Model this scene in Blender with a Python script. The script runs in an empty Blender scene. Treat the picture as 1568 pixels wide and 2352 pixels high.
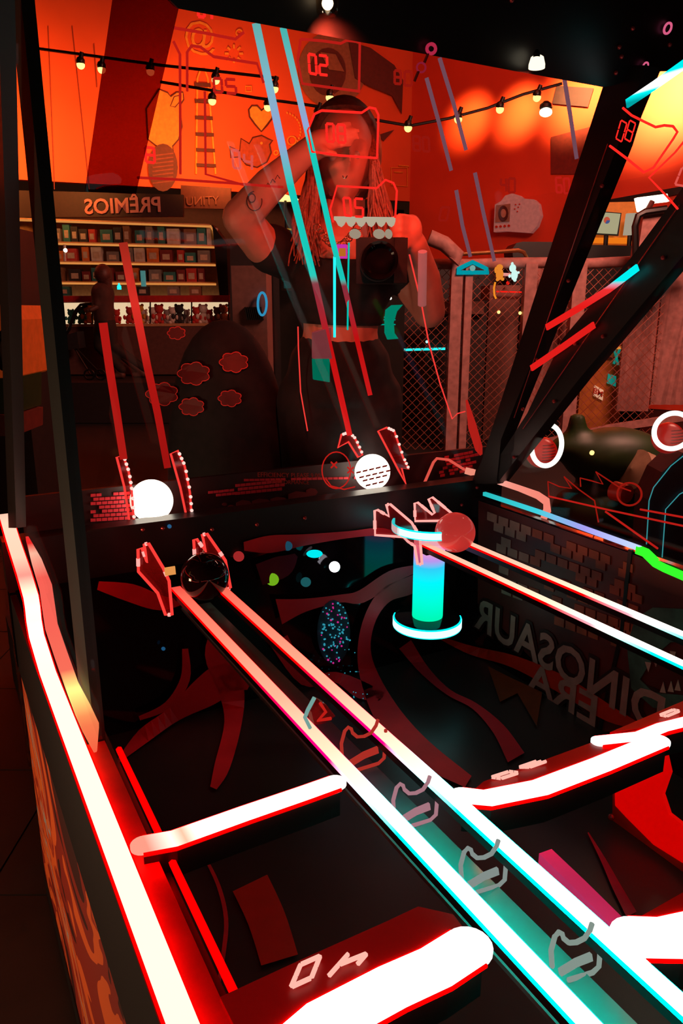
import bpy, math, random
from mathutils import Vector as V3, Matrix
random.seed(7)
SC = bpy.context.scene
COL = SC.collection
# ------------------------------------------------------------------ camera
F_PX = 1760.0
PITCH = math.atan(476 / F_PX)
EYE = 1.6
cam_d = bpy.data.cameras.new('camera'); cam = bpy.data.objects.new('camera', cam_d); COL.objects.link(cam)
cam_d.sensor_fit = 'VERTICAL'; cam_d.sensor_height = 36; cam_d.lens = F_PX / 2352 * 36
cam_d.clip_start = 0.02; cam_d.clip_end = 100
cam.location = (0, 0, EYE); cam.rotation_euler = (math.pi / 2 - PITCH, 0, 0)
SC.camera = cam
# ------------------------------------------------------------------ world, exposure
w = bpy.data.worlds.new('world'); SC.world = w; w.use_nodes = True
w.node_tree.nodes['Background'].inputs[0].default_value = (1.0, 0.28, 0.12, 1)
w.node_tree.nodes['Background'].inputs[1].default_value = 0.012
SC.view_settings.view_transform = 'Standard'; SC.view_settings.look = 'None'
SC.view_settings.gamma = 1; SC.view_settings.exposure = 0; SC.view_settings.use_curve_mapping = False
SC.cycles.use_denoising = True
SC.cycles.max_bounces = 8; SC.cycles.transparent_max_bounces = 24
SC.cycles.sample_clamp_indirect = 4

# ------------------------------------------------------------------ pixel -> world helpers (f, pitch above)
def ray(px, py):
    x = (px - 784) / F_PX; y = -(py - 1176) / F_PX
    return V3((x, math.cos(PITCH) + y * math.sin(PITCH), -math.sin(PITCH) + y * math.cos(PITCH)))
AZ = math.radians(-28.6)
A = V3((math.sin(AZ), math.cos(AZ), 0)); B = V3((math.cos(AZ), -math.sin(AZ), 0)); UP = V3((0, 0, 1))
O = V3((0, 0, EYE))
def hit(px, py, n, d):          # plane n.p = d
    r = ray(px, py); return O + r * ((d - n.dot(O)) / n.dot(r))
def Zp(px, py, z): return hit(px, py, UP, z)
def Dp(px, py, d): return hit(px, py, V3((0, 1, 0)), d)
def Up(px, py, u): return hit(px, py, A, u)
def Vp(px, py, v): return hit(px, py, B, v)
def M(u, v, z): return A * u + B * v + UP * z
def uvz(p): return (p.dot(A), p.dot(B), p.z)
TILT = 0.43; TN = (A + UP * TILT)
TD = 1.985 + TILT * 1.035
def Tp(px, py, off=0.0): return hit(px, py, TN, TD + off)      # the leaning rear pane (off: behind it)

# ------------------------------------------------------------------ mesh builder
class MB:
    def __init__(s): s.v = []; s.f = []
    def add(s, vs, fs):
        n = len(s.v); s.v += [V3(p) for p in vs]; s.f += [tuple(i + n for i in f) for f in fs]; return s
    def box(s, c, h, ax=None):
        ax = ax or (V3((1, 0, 0)), V3((0, 1, 0)), UP); c = V3(c)
        vs = [c + ax[0] * (h[0] * i) + ax[1] * (h[1] * j) + ax[2] * (h[2] * k) for i in (-1, 1) for j in (-1, 1) for k in (-1, 1)]
        return s.add(vs, [(0, 1, 3, 2), (4, 6, 7, 5), (0, 4, 5, 1), (2, 3, 7, 6), (0, 2, 6, 4), (1, 5, 7, 3)])
    def mbox(s, u, v, z):       # box in machine axes, ranges
        return s.box(M((u[0] + u[1]) / 2, (v[0] + v[1]) / 2, (z[0] + z[1]) / 2), (abs(u[1] - u[0]) / 2, abs(v[1] - v[0]) / 2, abs(z[1] - z[0]) / 2), (A, B, UP))
    def prism(s, pts, n, t):
        pts = [V3(p) for p in pts]; k = len(pts); n = V3(n).normalized() * t
        return s.add(pts + [p + n for p in pts], [tuple(range(k)), tuple(range(2 * k - 1, k - 1, -1))] + [(i, i + k, (i + 1) % k + k, (i + 1) % k) for i in range(k)])
    def tube(s, pts, r, n=8, closed=False):
        pts = [V3(p) for p in pts]; k = len(pts); rs = r if isinstance(r, (list, tuple)) else [r] * k
        vs = []; fr = None
        for i, p in enumerate(pts):
            if closed: t = pts[(i + 1) % k] - pts[i - 1]
            else: t = pts[min(i + 1, k - 1)] - pts[max(i - 1, 0)]
            t = t.normalized() if t.length > 1e-9 else UP
            if fr is None: fr = t.orthogonal().normalized()
            fr = (fr - t * fr.dot(t)); fr = fr.normalized() if fr.length > 1e-6 else t.orthogonal().normalized()
            b = t.cross(fr)
            vs += [p + (fr * math.cos(2 * math.pi * j / n) + b * math.sin(2 * math.pi * j / n)) * rs[i] for j in range(n)]
        fs = []
        for i in range(k if closed else k - 1):
            a = i * n; c = ((i + 1) % k) * n
            fs += [(a + j, a + (j + 1) % n, c + (j + 1) % n, c + j) for j in range(n)]
        if not closed: fs += [tuple(range(n - 1, -1, -1)), tuple(range((k - 1) * n, k * n))]
        return s.add(vs, fs)
    def bar(s, pts, w, h, up=UP, drop=0.0):   # rectangular sweep, top face at the line, h downward
        pts = [V3(p) for p in pts]; k = len(pts); vs = []; ws = w if isinstance(w, (list, tuple)) else [w] * k
        for i, p in enumerate(pts):
            t = (pts[min(i + 1, k - 1)] - pts[max(i - 1, 0)]).normalized(); sd = t.cross(V3(up)).normalized(); u2 = sd.cross(t).normalized()
            a = p - u2 * drop; vs += [a - sd * ws[i] / 2, a + sd * ws[i] / 2, a + sd * ws[i] / 2 - u2 * h, a - sd * ws[i] / 2 - u2 * h]
        fs = [(3, 2, 1, 0), ((k - 1) * 4, (k - 1) * 4 + 1, (k - 1) * 4 + 2, (k - 1) * 4 + 3)]
        for i in range(k - 1):
            a = i * 4; fs += [(a + j, a + (j + 1) % 4, a + 4 + (j + 1) % 4, a + 4 + j) for j in range(4)]
        return s.add(vs, fs)
    def sphere(s, c, r, nu=20, nv=12, sc=(1, 1, 1), fn=None):
        c = V3(c); vs = [V3((0, 0, -1))]
        for i in range(1, nv):
            th = math.pi * i / nv
            vs += [V3((math.sin(th) * math.cos(2 * math.pi * j / nu), math.sin(th) * math.sin(2 * math.pi * j / nu), -math.cos(th))) for j in range(nu)]
        vs.append(V3((0, 0, 1)))
        if fn: out = [c + fn(p) for p in vs]
        else: out = [c + V3((p.x * sc[0], p.y * sc[1], p.z * sc[2])) * r for p in vs]
        fs = [(0, 1 + (j + 1) % nu, 1 + j) for j in range(nu)]
        for i in range(nv - 2):
            a = 1 + i * nu; fs += [(a + j, a + (j + 1) % nu, a + nu + (j + 1) % nu, a + nu + j) for j in range(nu)]
        l = len(vs) - 1; a = 1 + (nv - 2) * nu; fs += [(l, a + j, a + (j + 1) % nu) for j in range(nu)]
        return s.add(out, fs)
    def lathe(s, c, prof, ax=UP, n=24, a0=0, a1=2 * math.pi, xd=None):
        c = V3(c); ax = V3(ax).normalized(); e1 = V3(xd).normalized() if xd else ax.orthogonal().normalized(); e2 = ax.cross(e1); k = len(prof)
        full = abs(a1 - a0 - 2 * math.pi) < 1e-6; m = n if full else n + 1; vs = []
        for j in range(m):
            t = a0 + (a1 - a0) * j / n; d = e1 * math.cos(t) + e2 * math.sin(t)
            vs += [c + d * r + ax * h for r, h in prof]
        fs = []
        for j in range(n):
            a = j * k; b = ((j + 1) % m) * k; fs += [(a + i, b + i, b + i + 1, a + i + 1) for i in range(k - 1)]
        return s.add(vs, fs)

BASE = {}
def mesh_obj(name, mb, mat, base, smooth):
    me = bpy.data.meshes.new(name)
    me.from_pydata([tuple(p - base) for p in mb.v], [], mb.f); me.update()
    mats = mat if isinstance(mat, (list, tuple)) else [mat]
    for m in mats: me.materials.append(m)
    if smooth:
        for p in me.polygons: p.use_smooth = True
        try: me.set_sharp_from_angle(angle=math.radians(38))
        except Exception: pass
    o = bpy.data.objects.new(name, me); COL.objects.link(o); return o
def thing(name, label, cat, loc, group=None):
    o = bpy.data.objects.new(name, None); COL.objects.link(o); o.empty_display_size = .05
    o.location = loc; BASE[o.name] = V3(loc); o['label'] = label; o['category'] = cat
    if group: o['group'] = group
    return o
def part(name, mb, mat, parent, smooth=False, label=None, kind=None):
    b = BASE[parent.name]; o = mesh_obj(name, mb, mat, b, smooth); o.parent = parent; BASE[o.name] = b
    if label: o['label'] = label
    if kind: o['kind'] = kind
    return o
def solo(name, mb, mat, label, cat, group=None, smooth=False):
    xs = [p.x for p in mb.v]; ys = [p.y for p in mb.v]; zs = [p.z for p in mb.v]
    b = V3(((min(xs) + max(xs)) / 2, (min(ys) + max(ys)) / 2, min(zs)))
    o = mesh_obj(name, mb, mat, b, smooth); o.location = b; BASE[o.name] = b
    o['label'] = label; o['category'] = cat
    if group: o['group'] = group
    return o
def struct(name, mb, mat, parent=None, smooth=False):
    b = BASE[parent.name] if parent else V3((0, 0, 0)); o = mesh_obj(name, mb, mat, b, smooth); BASE[o.name] = b
    if parent: o.parent = parent
    else: o['kind'] = 'structure'
    return o
def dup(root, loc, label=None):
    r = root.copy(); COL.objects.link(r); r.location = loc; BASE[r.name] = V3(loc)
    if label: r['label'] = label
    for ch in list(root.children):
        c = ch.copy(); COL.objects.link(c); c.parent = r
    return r
def voxel(mb, size, smooth=4):      # fuse overlapping closed shapes into one continuous surface
    me = bpy.data.meshes.new('tmp'); me.from_pydata([tuple(p) for p in mb.v], [], mb.f)
    o = bpy.data.objects.new('tmp', me); COL.objects.link(o)
    m = o.modifiers.new('r', 'REMESH'); m.mode = 'VOXEL'; m.voxel_size = size
    s = o.modifiers.new('s', 'SMOOTH'); s.iterations = smooth; s.factor = .5
    dg = bpy.context.evaluated_depsgraph_get(); ev = o.evaluated_get(dg); em = ev.to_mesh()
    r = MB(); r.v = [v.co.copy() for v in em.vertices]; r.f = [tuple(p.vertices) for p in em.polygons]
    ev.to_mesh_clear(); bpy.data.objects.remove(o); bpy.data.meshes.remove(me); return r
def text_mb(s, O0, ex, ey, size=1.0, ext=.003, bold=.0, fit=None):      # lettering as geometry; ex/ey: reading axis and up axis (a mirrored pair mirrors it)
    cu = bpy.data.curves.new('t', 'FONT'); cu.body = s; cu.size = 1; cu.offset = bold; cu.align_x = 'CENTER'; cu.align_y = 'CENTER'; cu.resolution_u = 3
    o = bpy.data.objects.new('t', cu); COL.objects.link(o)
    dg = bpy.context.evaluated_depsgraph_get(); me = o.evaluated_get(dg).to_mesh()
    n = V3(ex).cross(V3(ey)).normalized() * ext
    if fit:
        w_ = max(v.co.x for v in me.vertices) - min(v.co.x for v in me.vertices); ex = V3(ex).normalized() * (fit / w_ / size)
    vs = [V3(O0) + V3(ex) * (v.co.x * size) + V3(ey) * (v.co.y * size) for v in me.vertices]
    mb = MB(); mb.add(vs, [tuple(p.vertices) for p in me.polygons])
    k = len(vs); mb.add([p - n for p in vs], [tuple(reversed(p.vertices)) for p in me.polygons])
    mb.f += [(e.vertices[0], e.vertices[1], e.vertices[1] + k, e.vertices[0] + k) for e in me.edges]
    o.evaluated_get(dg).to_mesh_clear(); bpy.data.objects.remove(o); return mb

# ------------------------------------------------------------------ materials
def newmat(name):
    m = bpy.data.materials.new(name); m.use_nodes = True; nt = m.node_tree; nt.nodes.clear()
    out = nt.nodes.new('ShaderNodeOutputMaterial'); return m, nt, out
def L(nt, a, b): nt.links.new(a, b)
def pbr(name, col, rough=.5, metal=0, noise=.15, scale=20, bump=0.0, em=None, es=0):
    m, nt, out = newmat(name); p = nt.nodes.new('ShaderNodeBsdfPrincipled')
    p.inputs['Roughness'].default_value = rough; p.inputs['Metallic'].default_value = metal
    tc = nt.nodes.new('ShaderNodeTexCoord'); nz = nt.nodes.new('ShaderNodeTexNoise'); nz.inputs['Scale'].default_value = scale; nz.inputs['Detail'].default_value = 4
    L(nt, tc.outputs['Object'], nz.inputs['Vector'])
    cr = nt.nodes.new('ShaderNodeValToRGB'); cr.color_ramp.elements[0].position = .3; cr.color_ramp.elements[1].position = .7
    cr.color_ramp.elements[0].color = tuple(c * (1 - noise) for c in col) + (1,); cr.color_ramp.elements[1].color = tuple(min(1, c * (1 + noise)) for c in col) + (1,)
    L(nt, nz.outputs['Fac'], cr.inputs['Fac']); L(nt, cr.outputs['Color'], p.inputs['Base Color'])
    if bump:
        b = nt.nodes.new('ShaderNodeBump'); b.inputs['Strength'].default_value = bump; L(nt, nz.outputs['Fac'], b.inputs['Height']); L(nt, b.outputs['Normal'], p.inputs['Normal'])
    if em: p.inputs['Emission Color'].default_value = tuple(em) + (1,); p.inputs['Emission Strength'].default_value = es
    L(nt, p.outputs[0], out.inputs[0]); return m
def emit(name, col, s=1.0):
    m, nt, out = newmat(name); e = nt.nodes.new('ShaderNodeEmission'); e.inputs[0].default_value = tuple(col) + (1,); e.inputs[1].default_value = s
    L(nt, e.outputs[0], out.inputs[0]); return m
def grad(name, d, lo, hi, stops, s=1.0, flick=0.0):      # light colour that runs along a lamp
    m, nt, out = newmat(name); e = nt.nodes.new('ShaderNodeEmission'); g = nt.nodes.new('ShaderNodeNewGeometry')
    dt = nt.nodes.new('ShaderNodeVectorMath'); dt.operation = 'DOT_PRODUCT'; dt.inputs[1].default_value = tuple(d); L(nt, g.outputs['Position'], dt.inputs[0])
    mr = nt.nodes.new('ShaderNodeMapRange'); mr.inputs['From Min'].default_value = lo; mr.inputs['From Max'].default_value = hi; L(nt, dt.outputs['Value'], mr.inputs['Value'])
    cr = nt.nodes.new('ShaderNodeValToRGB'); el = cr.color_ramp.elements
    while len(el) < len(stops): el.new(.5)
    mx = max(max(c) for _, c in stops)
    for i, (p, c) in enumerate(stops): el[i].position = p; el[i].color = tuple(x / mx for x in c) + (1,)
    L(nt, mr.outputs[0], cr.inputs[0]); L(nt, cr.outputs[0], e.inputs[0]); e.inputs[1].default_value = s * mx
    L(nt, e.outputs[0], out.inputs[0]); return m
def clear(name, tint=(1, 1, 1), refl=.04, rough=0.0, haze=None, hz=.0):
    m, nt, out = newmat(name); t = nt.nodes.new('ShaderNodeBsdfTransparent'); t.inputs[0].default_value = tuple(tint) + (1,)
    g = nt.nodes.new('ShaderNodeBsdfGlossy'); g.inputs['Roughness'].default_value = rough; mx = nt.nodes.new('ShaderNodeMixShader'); mx.inputs[0].default_value = refl
    L(nt, t.outputs[0], mx.inputs[1]); L(nt, g.outputs[0], mx.inputs[2]); last = mx
    if haze:
        d = nt.nodes.new('ShaderNodeBsdfDiffuse'); d.inputs[0].default_value = tuple(haze) + (1,); m2 = nt.nodes.new('ShaderNodeMixShader'); m2.inputs[0].default_value = hz
        L(nt, mx.outputs[0], m2.inputs[1]); L(nt, d.outputs[0], m2.inputs[2]); last = m2
    L(nt, last.outputs[0], out.inputs[0]); return m

BLACK = pbr('black_metal', (.006, .003, .003), .4, 0, .3, 60)
BLACKG = pbr('black_gloss', (.006, .003, .004), .08, 0, .3, 10)
DARK = pbr('dark_board', (.02, .012, .012), .6)
SOFTBLK = pbr('black_cloth', (.012, .007, .008), .85, 0, .4, 30, .2)
ACR = clear('red_acrylic', (1, .62, .62), .06, .05, (1, .05, .05), .12)
GLASS = clear('clear_glass', (.97, .97, .97), .006)
TINT = clear('smoked_red_acrylic', (.40, .17, .17), .006)
PRINT = pbr('dark_red_print', (.85, .025, .045), .6, 0, .12, 8)
PRINTB = pbr('bright_red_print', (.65, .03, .008), .4, 0, .12, 8)
PRINTR = pbr('red_glow_print', (.9, .01, .004), .4, 0, .1, 8, em=(1, 0, 0), es=.55)  # glow stands in for the reflected red light
RED_S = emit('red_halo', (1, .0, .0), 14)  # colour halo around the bright cores, built as a thin glowing sleeve
RED_C = emit('red_white_core', (1.25, 1.08, .82), 1.0)
HOT_C = emit('hot_white_core', (1.6, 1.5, 1.45), 1.0)
RIMRED = emit('red_edge_light', (1, .01, .005), 1.3)
EDGE = emit('acrylic_edge_glow', (1.0, .05, .04), 1.0)
EDGEH = emit('acrylic_edge_hot', (1.3, .45, .4), 1.0)
REDDIM = emit('red_digit', (1.0, .02, .014), 1.15)
REDDIM2 = emit('red_digit_dim', (.5, .012, .008), 1.0)
REDDIM3 = emit('red_digit_faint', (.3, .008, .004), 1.0)
PINKD = emit('pink_digit', (.75, .09, .07), 1.0)
CYAN = emit('cyan_light', (.02, .9, .85), 1.3)
CYANH = emit('cyan_white_light', (.55, 1.3, 1.25), 1.2)
TEAL = emit('teal_light', (.0, .23, .14), 1.0)
WHITE = emit('white_light', (1.3, 1.25, 1.1), 1.2)
WARM = emit('warm_bulb', (1.0, .6, .18), 2.2)
WARMH = emit('warm_bulb_hot', (1.0, .85, .6), 5)
LED = emit('amber_led_strip', (.75, .27, .06), .9)
STEEL = pbr('steel', (.35, .3, .28), .3, .9)
RUBBER = pbr('bolt_red', (.5, .06, .06), .25, .6)

# ------------------------------------------------------------------ hall lights
def lamp(kind, name, loc, energy, col, target=None, size=.2, spot=60, blend=.6, size_y=None):
    d = bpy.data.lights.new(name, kind); d.energy = energy; d.color = col
    if kind == 'SPOT': d.spot_size = math.radians(spot); d.spot_blend = blend; d.shadow_soft_size = size
    elif kind == 'AREA':
        d.size = size
        if size_y: d.shape = 'RECTANGLE'; d.size_y = size_y
    else: d.shadow_soft_size = size
    o = bpy.data.objects.new(name, d); COL.objects.link(o); o.location = loc
    if target is not None: o.rotation_euler = (V3(target) - V3(loc)).to_track_quat('-Z', 'Y').to_euler()
    return o
WZ = 3.4
Pc = Dp(940, 478, 14.8); Pc.z = 0
Pl = Dp(0, 432, 12.2); Pl.z = 0
Pr = Dp(1568, 430, 12.15); Pr.z = 0
wdir = (Pc - Pl).normalized(); wn = UP.cross(wdir).normalized()
if wn.y > 0: wn = -wn
rdir = (Pr - Pc).normalized(); rn = UP.cross(rdir).normalized()
if rn.y > 0: rn = -rn
def Wl(px, py, off=.0): return hit(px, py, wn, wn.dot(Pc) + off)
def Wr(px, py, off=.0): return hit(px, py, rn, rn.dot(Pc) + off)
ORANGE = (1, .36, .08)
def wash(name, fn, px, py, e, spot=70, off=2.2, up=1.2, col=ORANGE, size=.3):
    t = fn(px, py); l = fn(px, py, off) + UP * up; return lamp('SPOT', name, l, e, col, t, size, spot, 1.0)
wash('wall_washer_1', Wl, 120, 330, 420, 100, 2.2, .0)
wash('wall_washer_2', Wl, 500, 330, 420, 100, 2.2, .0)
wash('wall_washer_3', Wl, -200, 300, 800, 100, 2.2, .0)
wash('wall_washer_4', Wr, 1080, 275, 1000, 27, 1.5, 1.0, (1, .55, .14), .15)
wash('wall_washer_5', Wr, 1195, 258, 1300, 27, 1.5, 1.0, (1, .62, .17), .15)
wash('wall_washer_6', Wr, 1335, 225, 1900, 42, 1.5, .8, (1, .62, .2), .15)
wash('wall_washer_7', Wr, 1540, 190, 3000, 70, 1.5, .6, (1, .66, .26), .15)
lamp('AREA', 'hall_red_light', (1.5, 9.0, 6.0), 75, (1, .10, .04), (1.5, 12.0, 1.0), 3)
lamp('AREA', 'fence_light', (3.0, 4.5, 4.6), 300, (1, .42, .30), (3.0, 8.5, 1.0), 1.5)
lamp('AREA', 'side_art_fill', (-1.9, .9, .75), 16, (1, .6, .35), (-.4, 1.1, .5), .4)  # unseen fill light added to brighten the left side artwork
# the two small lamps under the header beam shine on the person behind the pane
for nm_, px_, py_, e_ in (('header_spot_1', 752, 20, 34), ('header_spot_2', 1232, 150, 16)):
    lamp('SPOT', nm_, Tp(px_, py_, -.045) - UP * .03, e_, (1, .10, .05), Dp(790, 560, 2.5), .03, 75, .8)
# ------------------------------------------------------------------ the hall, seen as a reflection and built solid behind the pane
WALLM = pbr('orange_red_paint', (.82, .085, .012), .7, 0, .06, 1.5)
WALLR = pbr('red_paint', (.8, .05, .01), .7, 0, .06, 1.5)
TILE = pbr('brown_floor_tile', (.016, .008, .006), .5, 0, .2, 6)
GROUT = pbr('floor_grout', (.004, .002, .002), .8)
m = MB().box((0, 6, -.06), (9, 11, .05)); floor = struct('floor', m, GROUT)
n = 0; proto = None
for i in range(-5, 1):
    for j in range(0, 9):
        c = V3((i * .6 - .1, j * .6 + .3, -.008))
        if proto is None:
            proto = struct('tile', MB().box((0, 0, -.002), (.297, .297, .007)), TILE, floor); t = proto
        else: t = proto.copy(); COL.objects.link(t)
        t.location = c
HI = 9.0
m = MB(); a = Pl - wdir * 5; m.prism([a + UP * WZ, Pc + UP * WZ, Pc + UP * HI, a + UP * HI], -wn, .15); struct('wall_back', m, WALLM)
m = MB(); b = Pr + rdir * 2; m.prism([Pc, b, b + UP * HI, Pc + UP * HI], -rn, .15); struct('wall_right', m, WALLR)
m = MB(); q0 = Pl - wdir * 5 - wn * 1.2; q1 = Pc - wn * 1.2 + wdir * .5
m.prism([q0, q1, q1 + UP * WZ, q0 + UP * WZ], -wn, .1); struct('wall_recess', m, pbr('recess_paint', (.05, .012, .009), .8))
m = MB().box((0, 7, 9.2), (12, 12, .1)); struct('ceiling', m, DARK)
# ledge line below the right wall
m = MB().bar([Wr(1380, 462, .03), Wr(1568, 428, .03)], .05, .10); struct('trim_1', m, BLACK)

# wall art (flat shapes on the wall)
MY = pbr('mural_yellow', (1.0, .30, .03), .7); MB_ = pbr('mural_dark', (.10, .012, .008), .7); MG = pbr('mural_grey', (.28, .10, .05), .7); MO = pbr('mural_orange', (.9, .16, .02), .7)
def flat(px, fn, off=.02, t=.015): return [fn(x, y, off) for x, y in px]
def outline(mb, px, fn, r, off=.03, closed=True): mb.tube([fn(x, y, off) for x, y in px], r, 5, closed)
def circ(cx, cy, rx, ry=None, n=20, a0=0, a1=360):
    ry = ry or rx; return [(cx + rx * math.cos(math.radians(a0 + (a1 - a0) * i / n)), cy + ry * math.sin(math.radians(a0 + (a1 - a0) * i / n))) for i in range(n if a1 - a0 == 360 else n + 1)]
heart = [(600, 302), (585, 285), (573, 268), (571, 252), (578, 243), (590, 243), (600, 254), (610, 245), (620, 246), (627, 256), (624, 272), (612, 288)]
t = thing('heart_mural', 'yellow heart with dark outline painted on the orange wall', 'mural', Wl(600, 302, .02))
part('heart_fill', MB().prism(flat(heart, Wl), wn, .01), MY, t); m = MB(); outline(m, heart, Wl, .014); part('outline', m, MB_, t)
bird = [(527, 336), (550, 347), (553, 318), (572, 330), (580, 316), (600, 311), (613, 318), (625, 323), (618, 332), (622, 350), (612, 372), (590, 384), (565, 378), (550, 360), (530, 362)]
t = thing('bird_mural', 'dark round bird painted on the wall below the heart', 'mural', Wl(590, 384, .02))
part('bird_body', MB().prism(flat(bird, Wl), wn, .01), pbr('bird_paint', (.42, .05, .015), .7), t); m = MB(); outline(m, bird, Wl, .012); part('outline', m, MB_, t)
part('eye', MB().prism(flat(circ(600, 329, 3), Wl, .04), wn, .01), MY, t)
t = thing('ladder_mural', 'tall yellow ladder drawn on the orange wall', 'mural', Wl(470, 400, .02))
m = MB(); outline(m, [(450, 400), (453, 180), (460, 160), (470, 160), (477, 180), (495, 400)], Wl, .018, closed=False); part('rails', m, MY, t)
for k, y in enumerate((190, 228, 266, 304, 340, 375)):
    part('rung', MB().bar([Wl(446 + k, y, .05), Wl(483 + k * 2.5, y + 2, .05)], .03, .05, UP), MB_, t)
solo('at_sign_mural', text_mb('@', Wl(458, 84, .03), wdir, UP, .50, .01), MY, 'at sign painted high on the wall above the ladder', 'mural')
m = MB()
for k in range(8):
    a = k * math.pi / 4; m.bar([Wl(537 + 12 * math.cos(a), 123 + 12 * math.sin(a), .04), Wl(537 + 21 * math.cos(a), 123 + 21 * math.sin(a), .04)], .03, .02, wn)
solo('sun_mural', m, MY, 'small sunburst of dashes painted right of the at sign', 'mural')
pig = [(365, 205), (385, 213), (392, 222), (405, 212), (420, 212), (422, 228), (412, 244), (414, 262), (418, 290), (410, 320), (396, 336), (398, 346), (384, 350), (366, 340), (340, 320), (336, 250)]
t = thing('animal_mural', 'pale orange round animal painted at the left part of the mural', 'mural', Wl(380, 345, .02))
part('animal_body', MB().prism(flat(pig, Wl), wn, .01), pbr('animal_paint', (1.0, .22, .025), .7), t); m = MB(); outline(m, pig, Wl, .012); outline(m, [(391, 244), (400, 222), (416, 218), (414, 232), (402, 246)], Wl, .009); part('outline', m, MB_, t)
t = thing('striped_ball_mural', 'dark striped ball painted below the pale animal', 'mural', Wl(378, 440, .02))
part('ball_shape', MB().prism(flat(circ(374, 385, 34, 55), Wl, .045), wn, .01), pbr('ball_paint', (.13, .02, .012), .7), t)
m = MB()
for k in range(8): m.bar([Wl(350, 358 + k * 9, .06), Wl(398, 352 + k * 9, .06)], .02, .01, wn)
part('stripe', m, pbr('stripe_paint', (.25, .04, .02), .7), t, kind='stuff')
m = MB()
for k in range(14):
    a = math.radians(-75 + k * 10); c = Wl(648 + 42 * math.cos(a), 300 + 42 * math.sin(a), .02); m.lathe(c, [(0, 0), (.018, 0), (.018, .01), (0, .012)], wn, 8)
solo('dotted_arc_mural', m, MY, 'dotted yellow arc painted right of the heart', 'mural')
for (cx, cy, r, lb) in ((670, 323, 10, 'small yellow ring painted beside the dark bird'), (634, 351, 5, 'tiny yellow ring painted beside the bird tail'), (549, 75, 7, 'small ring painted near the top of the mural')):
    m = MB(); outline(m, circ(cx, cy, r, n=14), Wl, .014); solo('ring_mural', m, MY, lb, 'mural')
m = MB(); outline(m, [(564, 198), (577, 198), (577, 210), (564, 210)], Wl, .012); solo('square_mural', m, MY, 'small yellow square outline painted above the heart', 'mural')
t = thing('round_emblem_mural', 'large grey ring with black swooshes painted high at the middle', 'mural', Wl(760, 240, .02))
part('disc', MB().prism(flat(circ(762, 160, 78, 88, 28), Wl, .03), wn, .01), MG, t)
part('inner_disc', MB().prism(flat(circ(752, 165, 42, 55, 20), Wl, .045), wn, .01), MB_, t)
part('swoosh', MB().prism(flat([(800, 95), (850, 110), (905, 150), (925, 185), (922, 262), (900, 220), (850, 200), (815, 180)], Wl, .05), wn, .01), MB_, t)
part('swoosh', MB().prism(flat([(735, 120), (770, 125), (790, 165), (755, 160)], Wl, .07), wn, .01), MG, t)
solo('spike_mural', MB().prism(flat([(868, 310), (905, 298), (880, 325)], Wl, .03), wn, .01), MB_, 'small black pointed shape painted right of the woman hair', 'mural')
m = MB(); outline(m, [(915, 380), (938, 382), (938, 384)], Wl, .012, closed=False); outline(m, [(898, 385), (935, 385), (935, 428), (898, 425)], Wl, .01); outline(m, [(905, 395), (925, 396)], Wl, .01, closed=False)
solo('frame_mural', m, MY, 'faint square line drawing on the wall right of the hair', 'mural')
m = MB()
for x0, x1, y0, y1 in ((165, 205, 60, 435), (110, 125, 60, 435), (215, 222, 100, 200)):
    m.bar([Wl(x0, y0, .02), Wl(x1, y1, .02)], .012, .01, wn)
solo('wall_seams', m, pbr('seam', (.25, .02, .008), .8), 'thin dark joints running down the orange wall at left', 'wall joint')
solo('maroon_notice', MB().prism([Wr(x, y, .03) for x, y in ((1278, 197), (1363, 203), (1350, 246), (1268, 238))], rn, .01), pbr('maroon', (.04, .006, .010), .7), 'maroon rectangular notice high on the wall by the right beam', 'notice')
solo('dark_panel', MB().prism([Wr(x, y, .02) for x, y in ((1265, 315), (1400, 280), (1400, 330), (1330, 400), (1265, 400))], rn, .01), pbr('deep_red', (.2, .012, .006), .7), 'deep red panel on the wall beside the right beam', 'panel')

# prize counter
PD = 12.0
def P_(px, py, d=PD): return Dp(px, py, d)
cream = pbr('cream_back', (.55, .27, .12), .7)
bt = thing('prize_stand', 'prize stand with lit shelves behind the glass at left', 'shelf unit', P_(290, 860) )
bz = P_(290, 860).z
m = MB().prism([P_(35, 505, 12.5), P_(480, 517, 12.5), P_(497, 560, 12.5), P_(505, 690, 12.5), P_(40, 690, 12.5)], (0, 1, 0), .05); part('back_panel', m, cream, bt)
rows = [(40, 503, 482, 518), (50, 556, 492, 566), (55, 601, 495, 607), (60, 648, 496, 651)]
for (x0, y0, x1, y1) in rows:
    s = part('shelf', MB().prism([P_(x0, y0, 11.9), P_(x1, y1, 11.9), P_(x1, y1, 12.5), P_(x0, y0, 12.5)], UP, .02), cream, bt)
    part('led_strip', MB().bar([P_(x0, y0, 11.87), P_(x1, y1, 11.87)], .02, .028), LED, s)
part('end_led', MB().tube([P_(482, 518, 11.9), P_(490, 530, 11.9), P_(493, 548, 11.9)], .016, 6), LED, bt)
part('red_counter_band', MB().prism([P_(42, 680, 11.8), P_(527, 678, 11.8), P_(527, 694, 11.8), P_(42, 694, 11.8)], (0, 1, 0), .5), pbr('red_band', (.5, .02, .015), .5), bt)
part('display_glow', MB().prism([P_(45, 696, 12.2), P_(525, 694, 12.2), P_(525, 742, 12.2), P_(45, 745, 12.2)], (0, 1, 0), .05), emit('display_back_light', (1.0, .72, .42), .85), bt)
part('display_floor', MB().prism([P_(45, 745, 11.75), P_(525, 742, 11.75), P_(525, 742, 12.2), P_(45, 745, 12.2)], -UP, .04), cream, bt)
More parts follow.
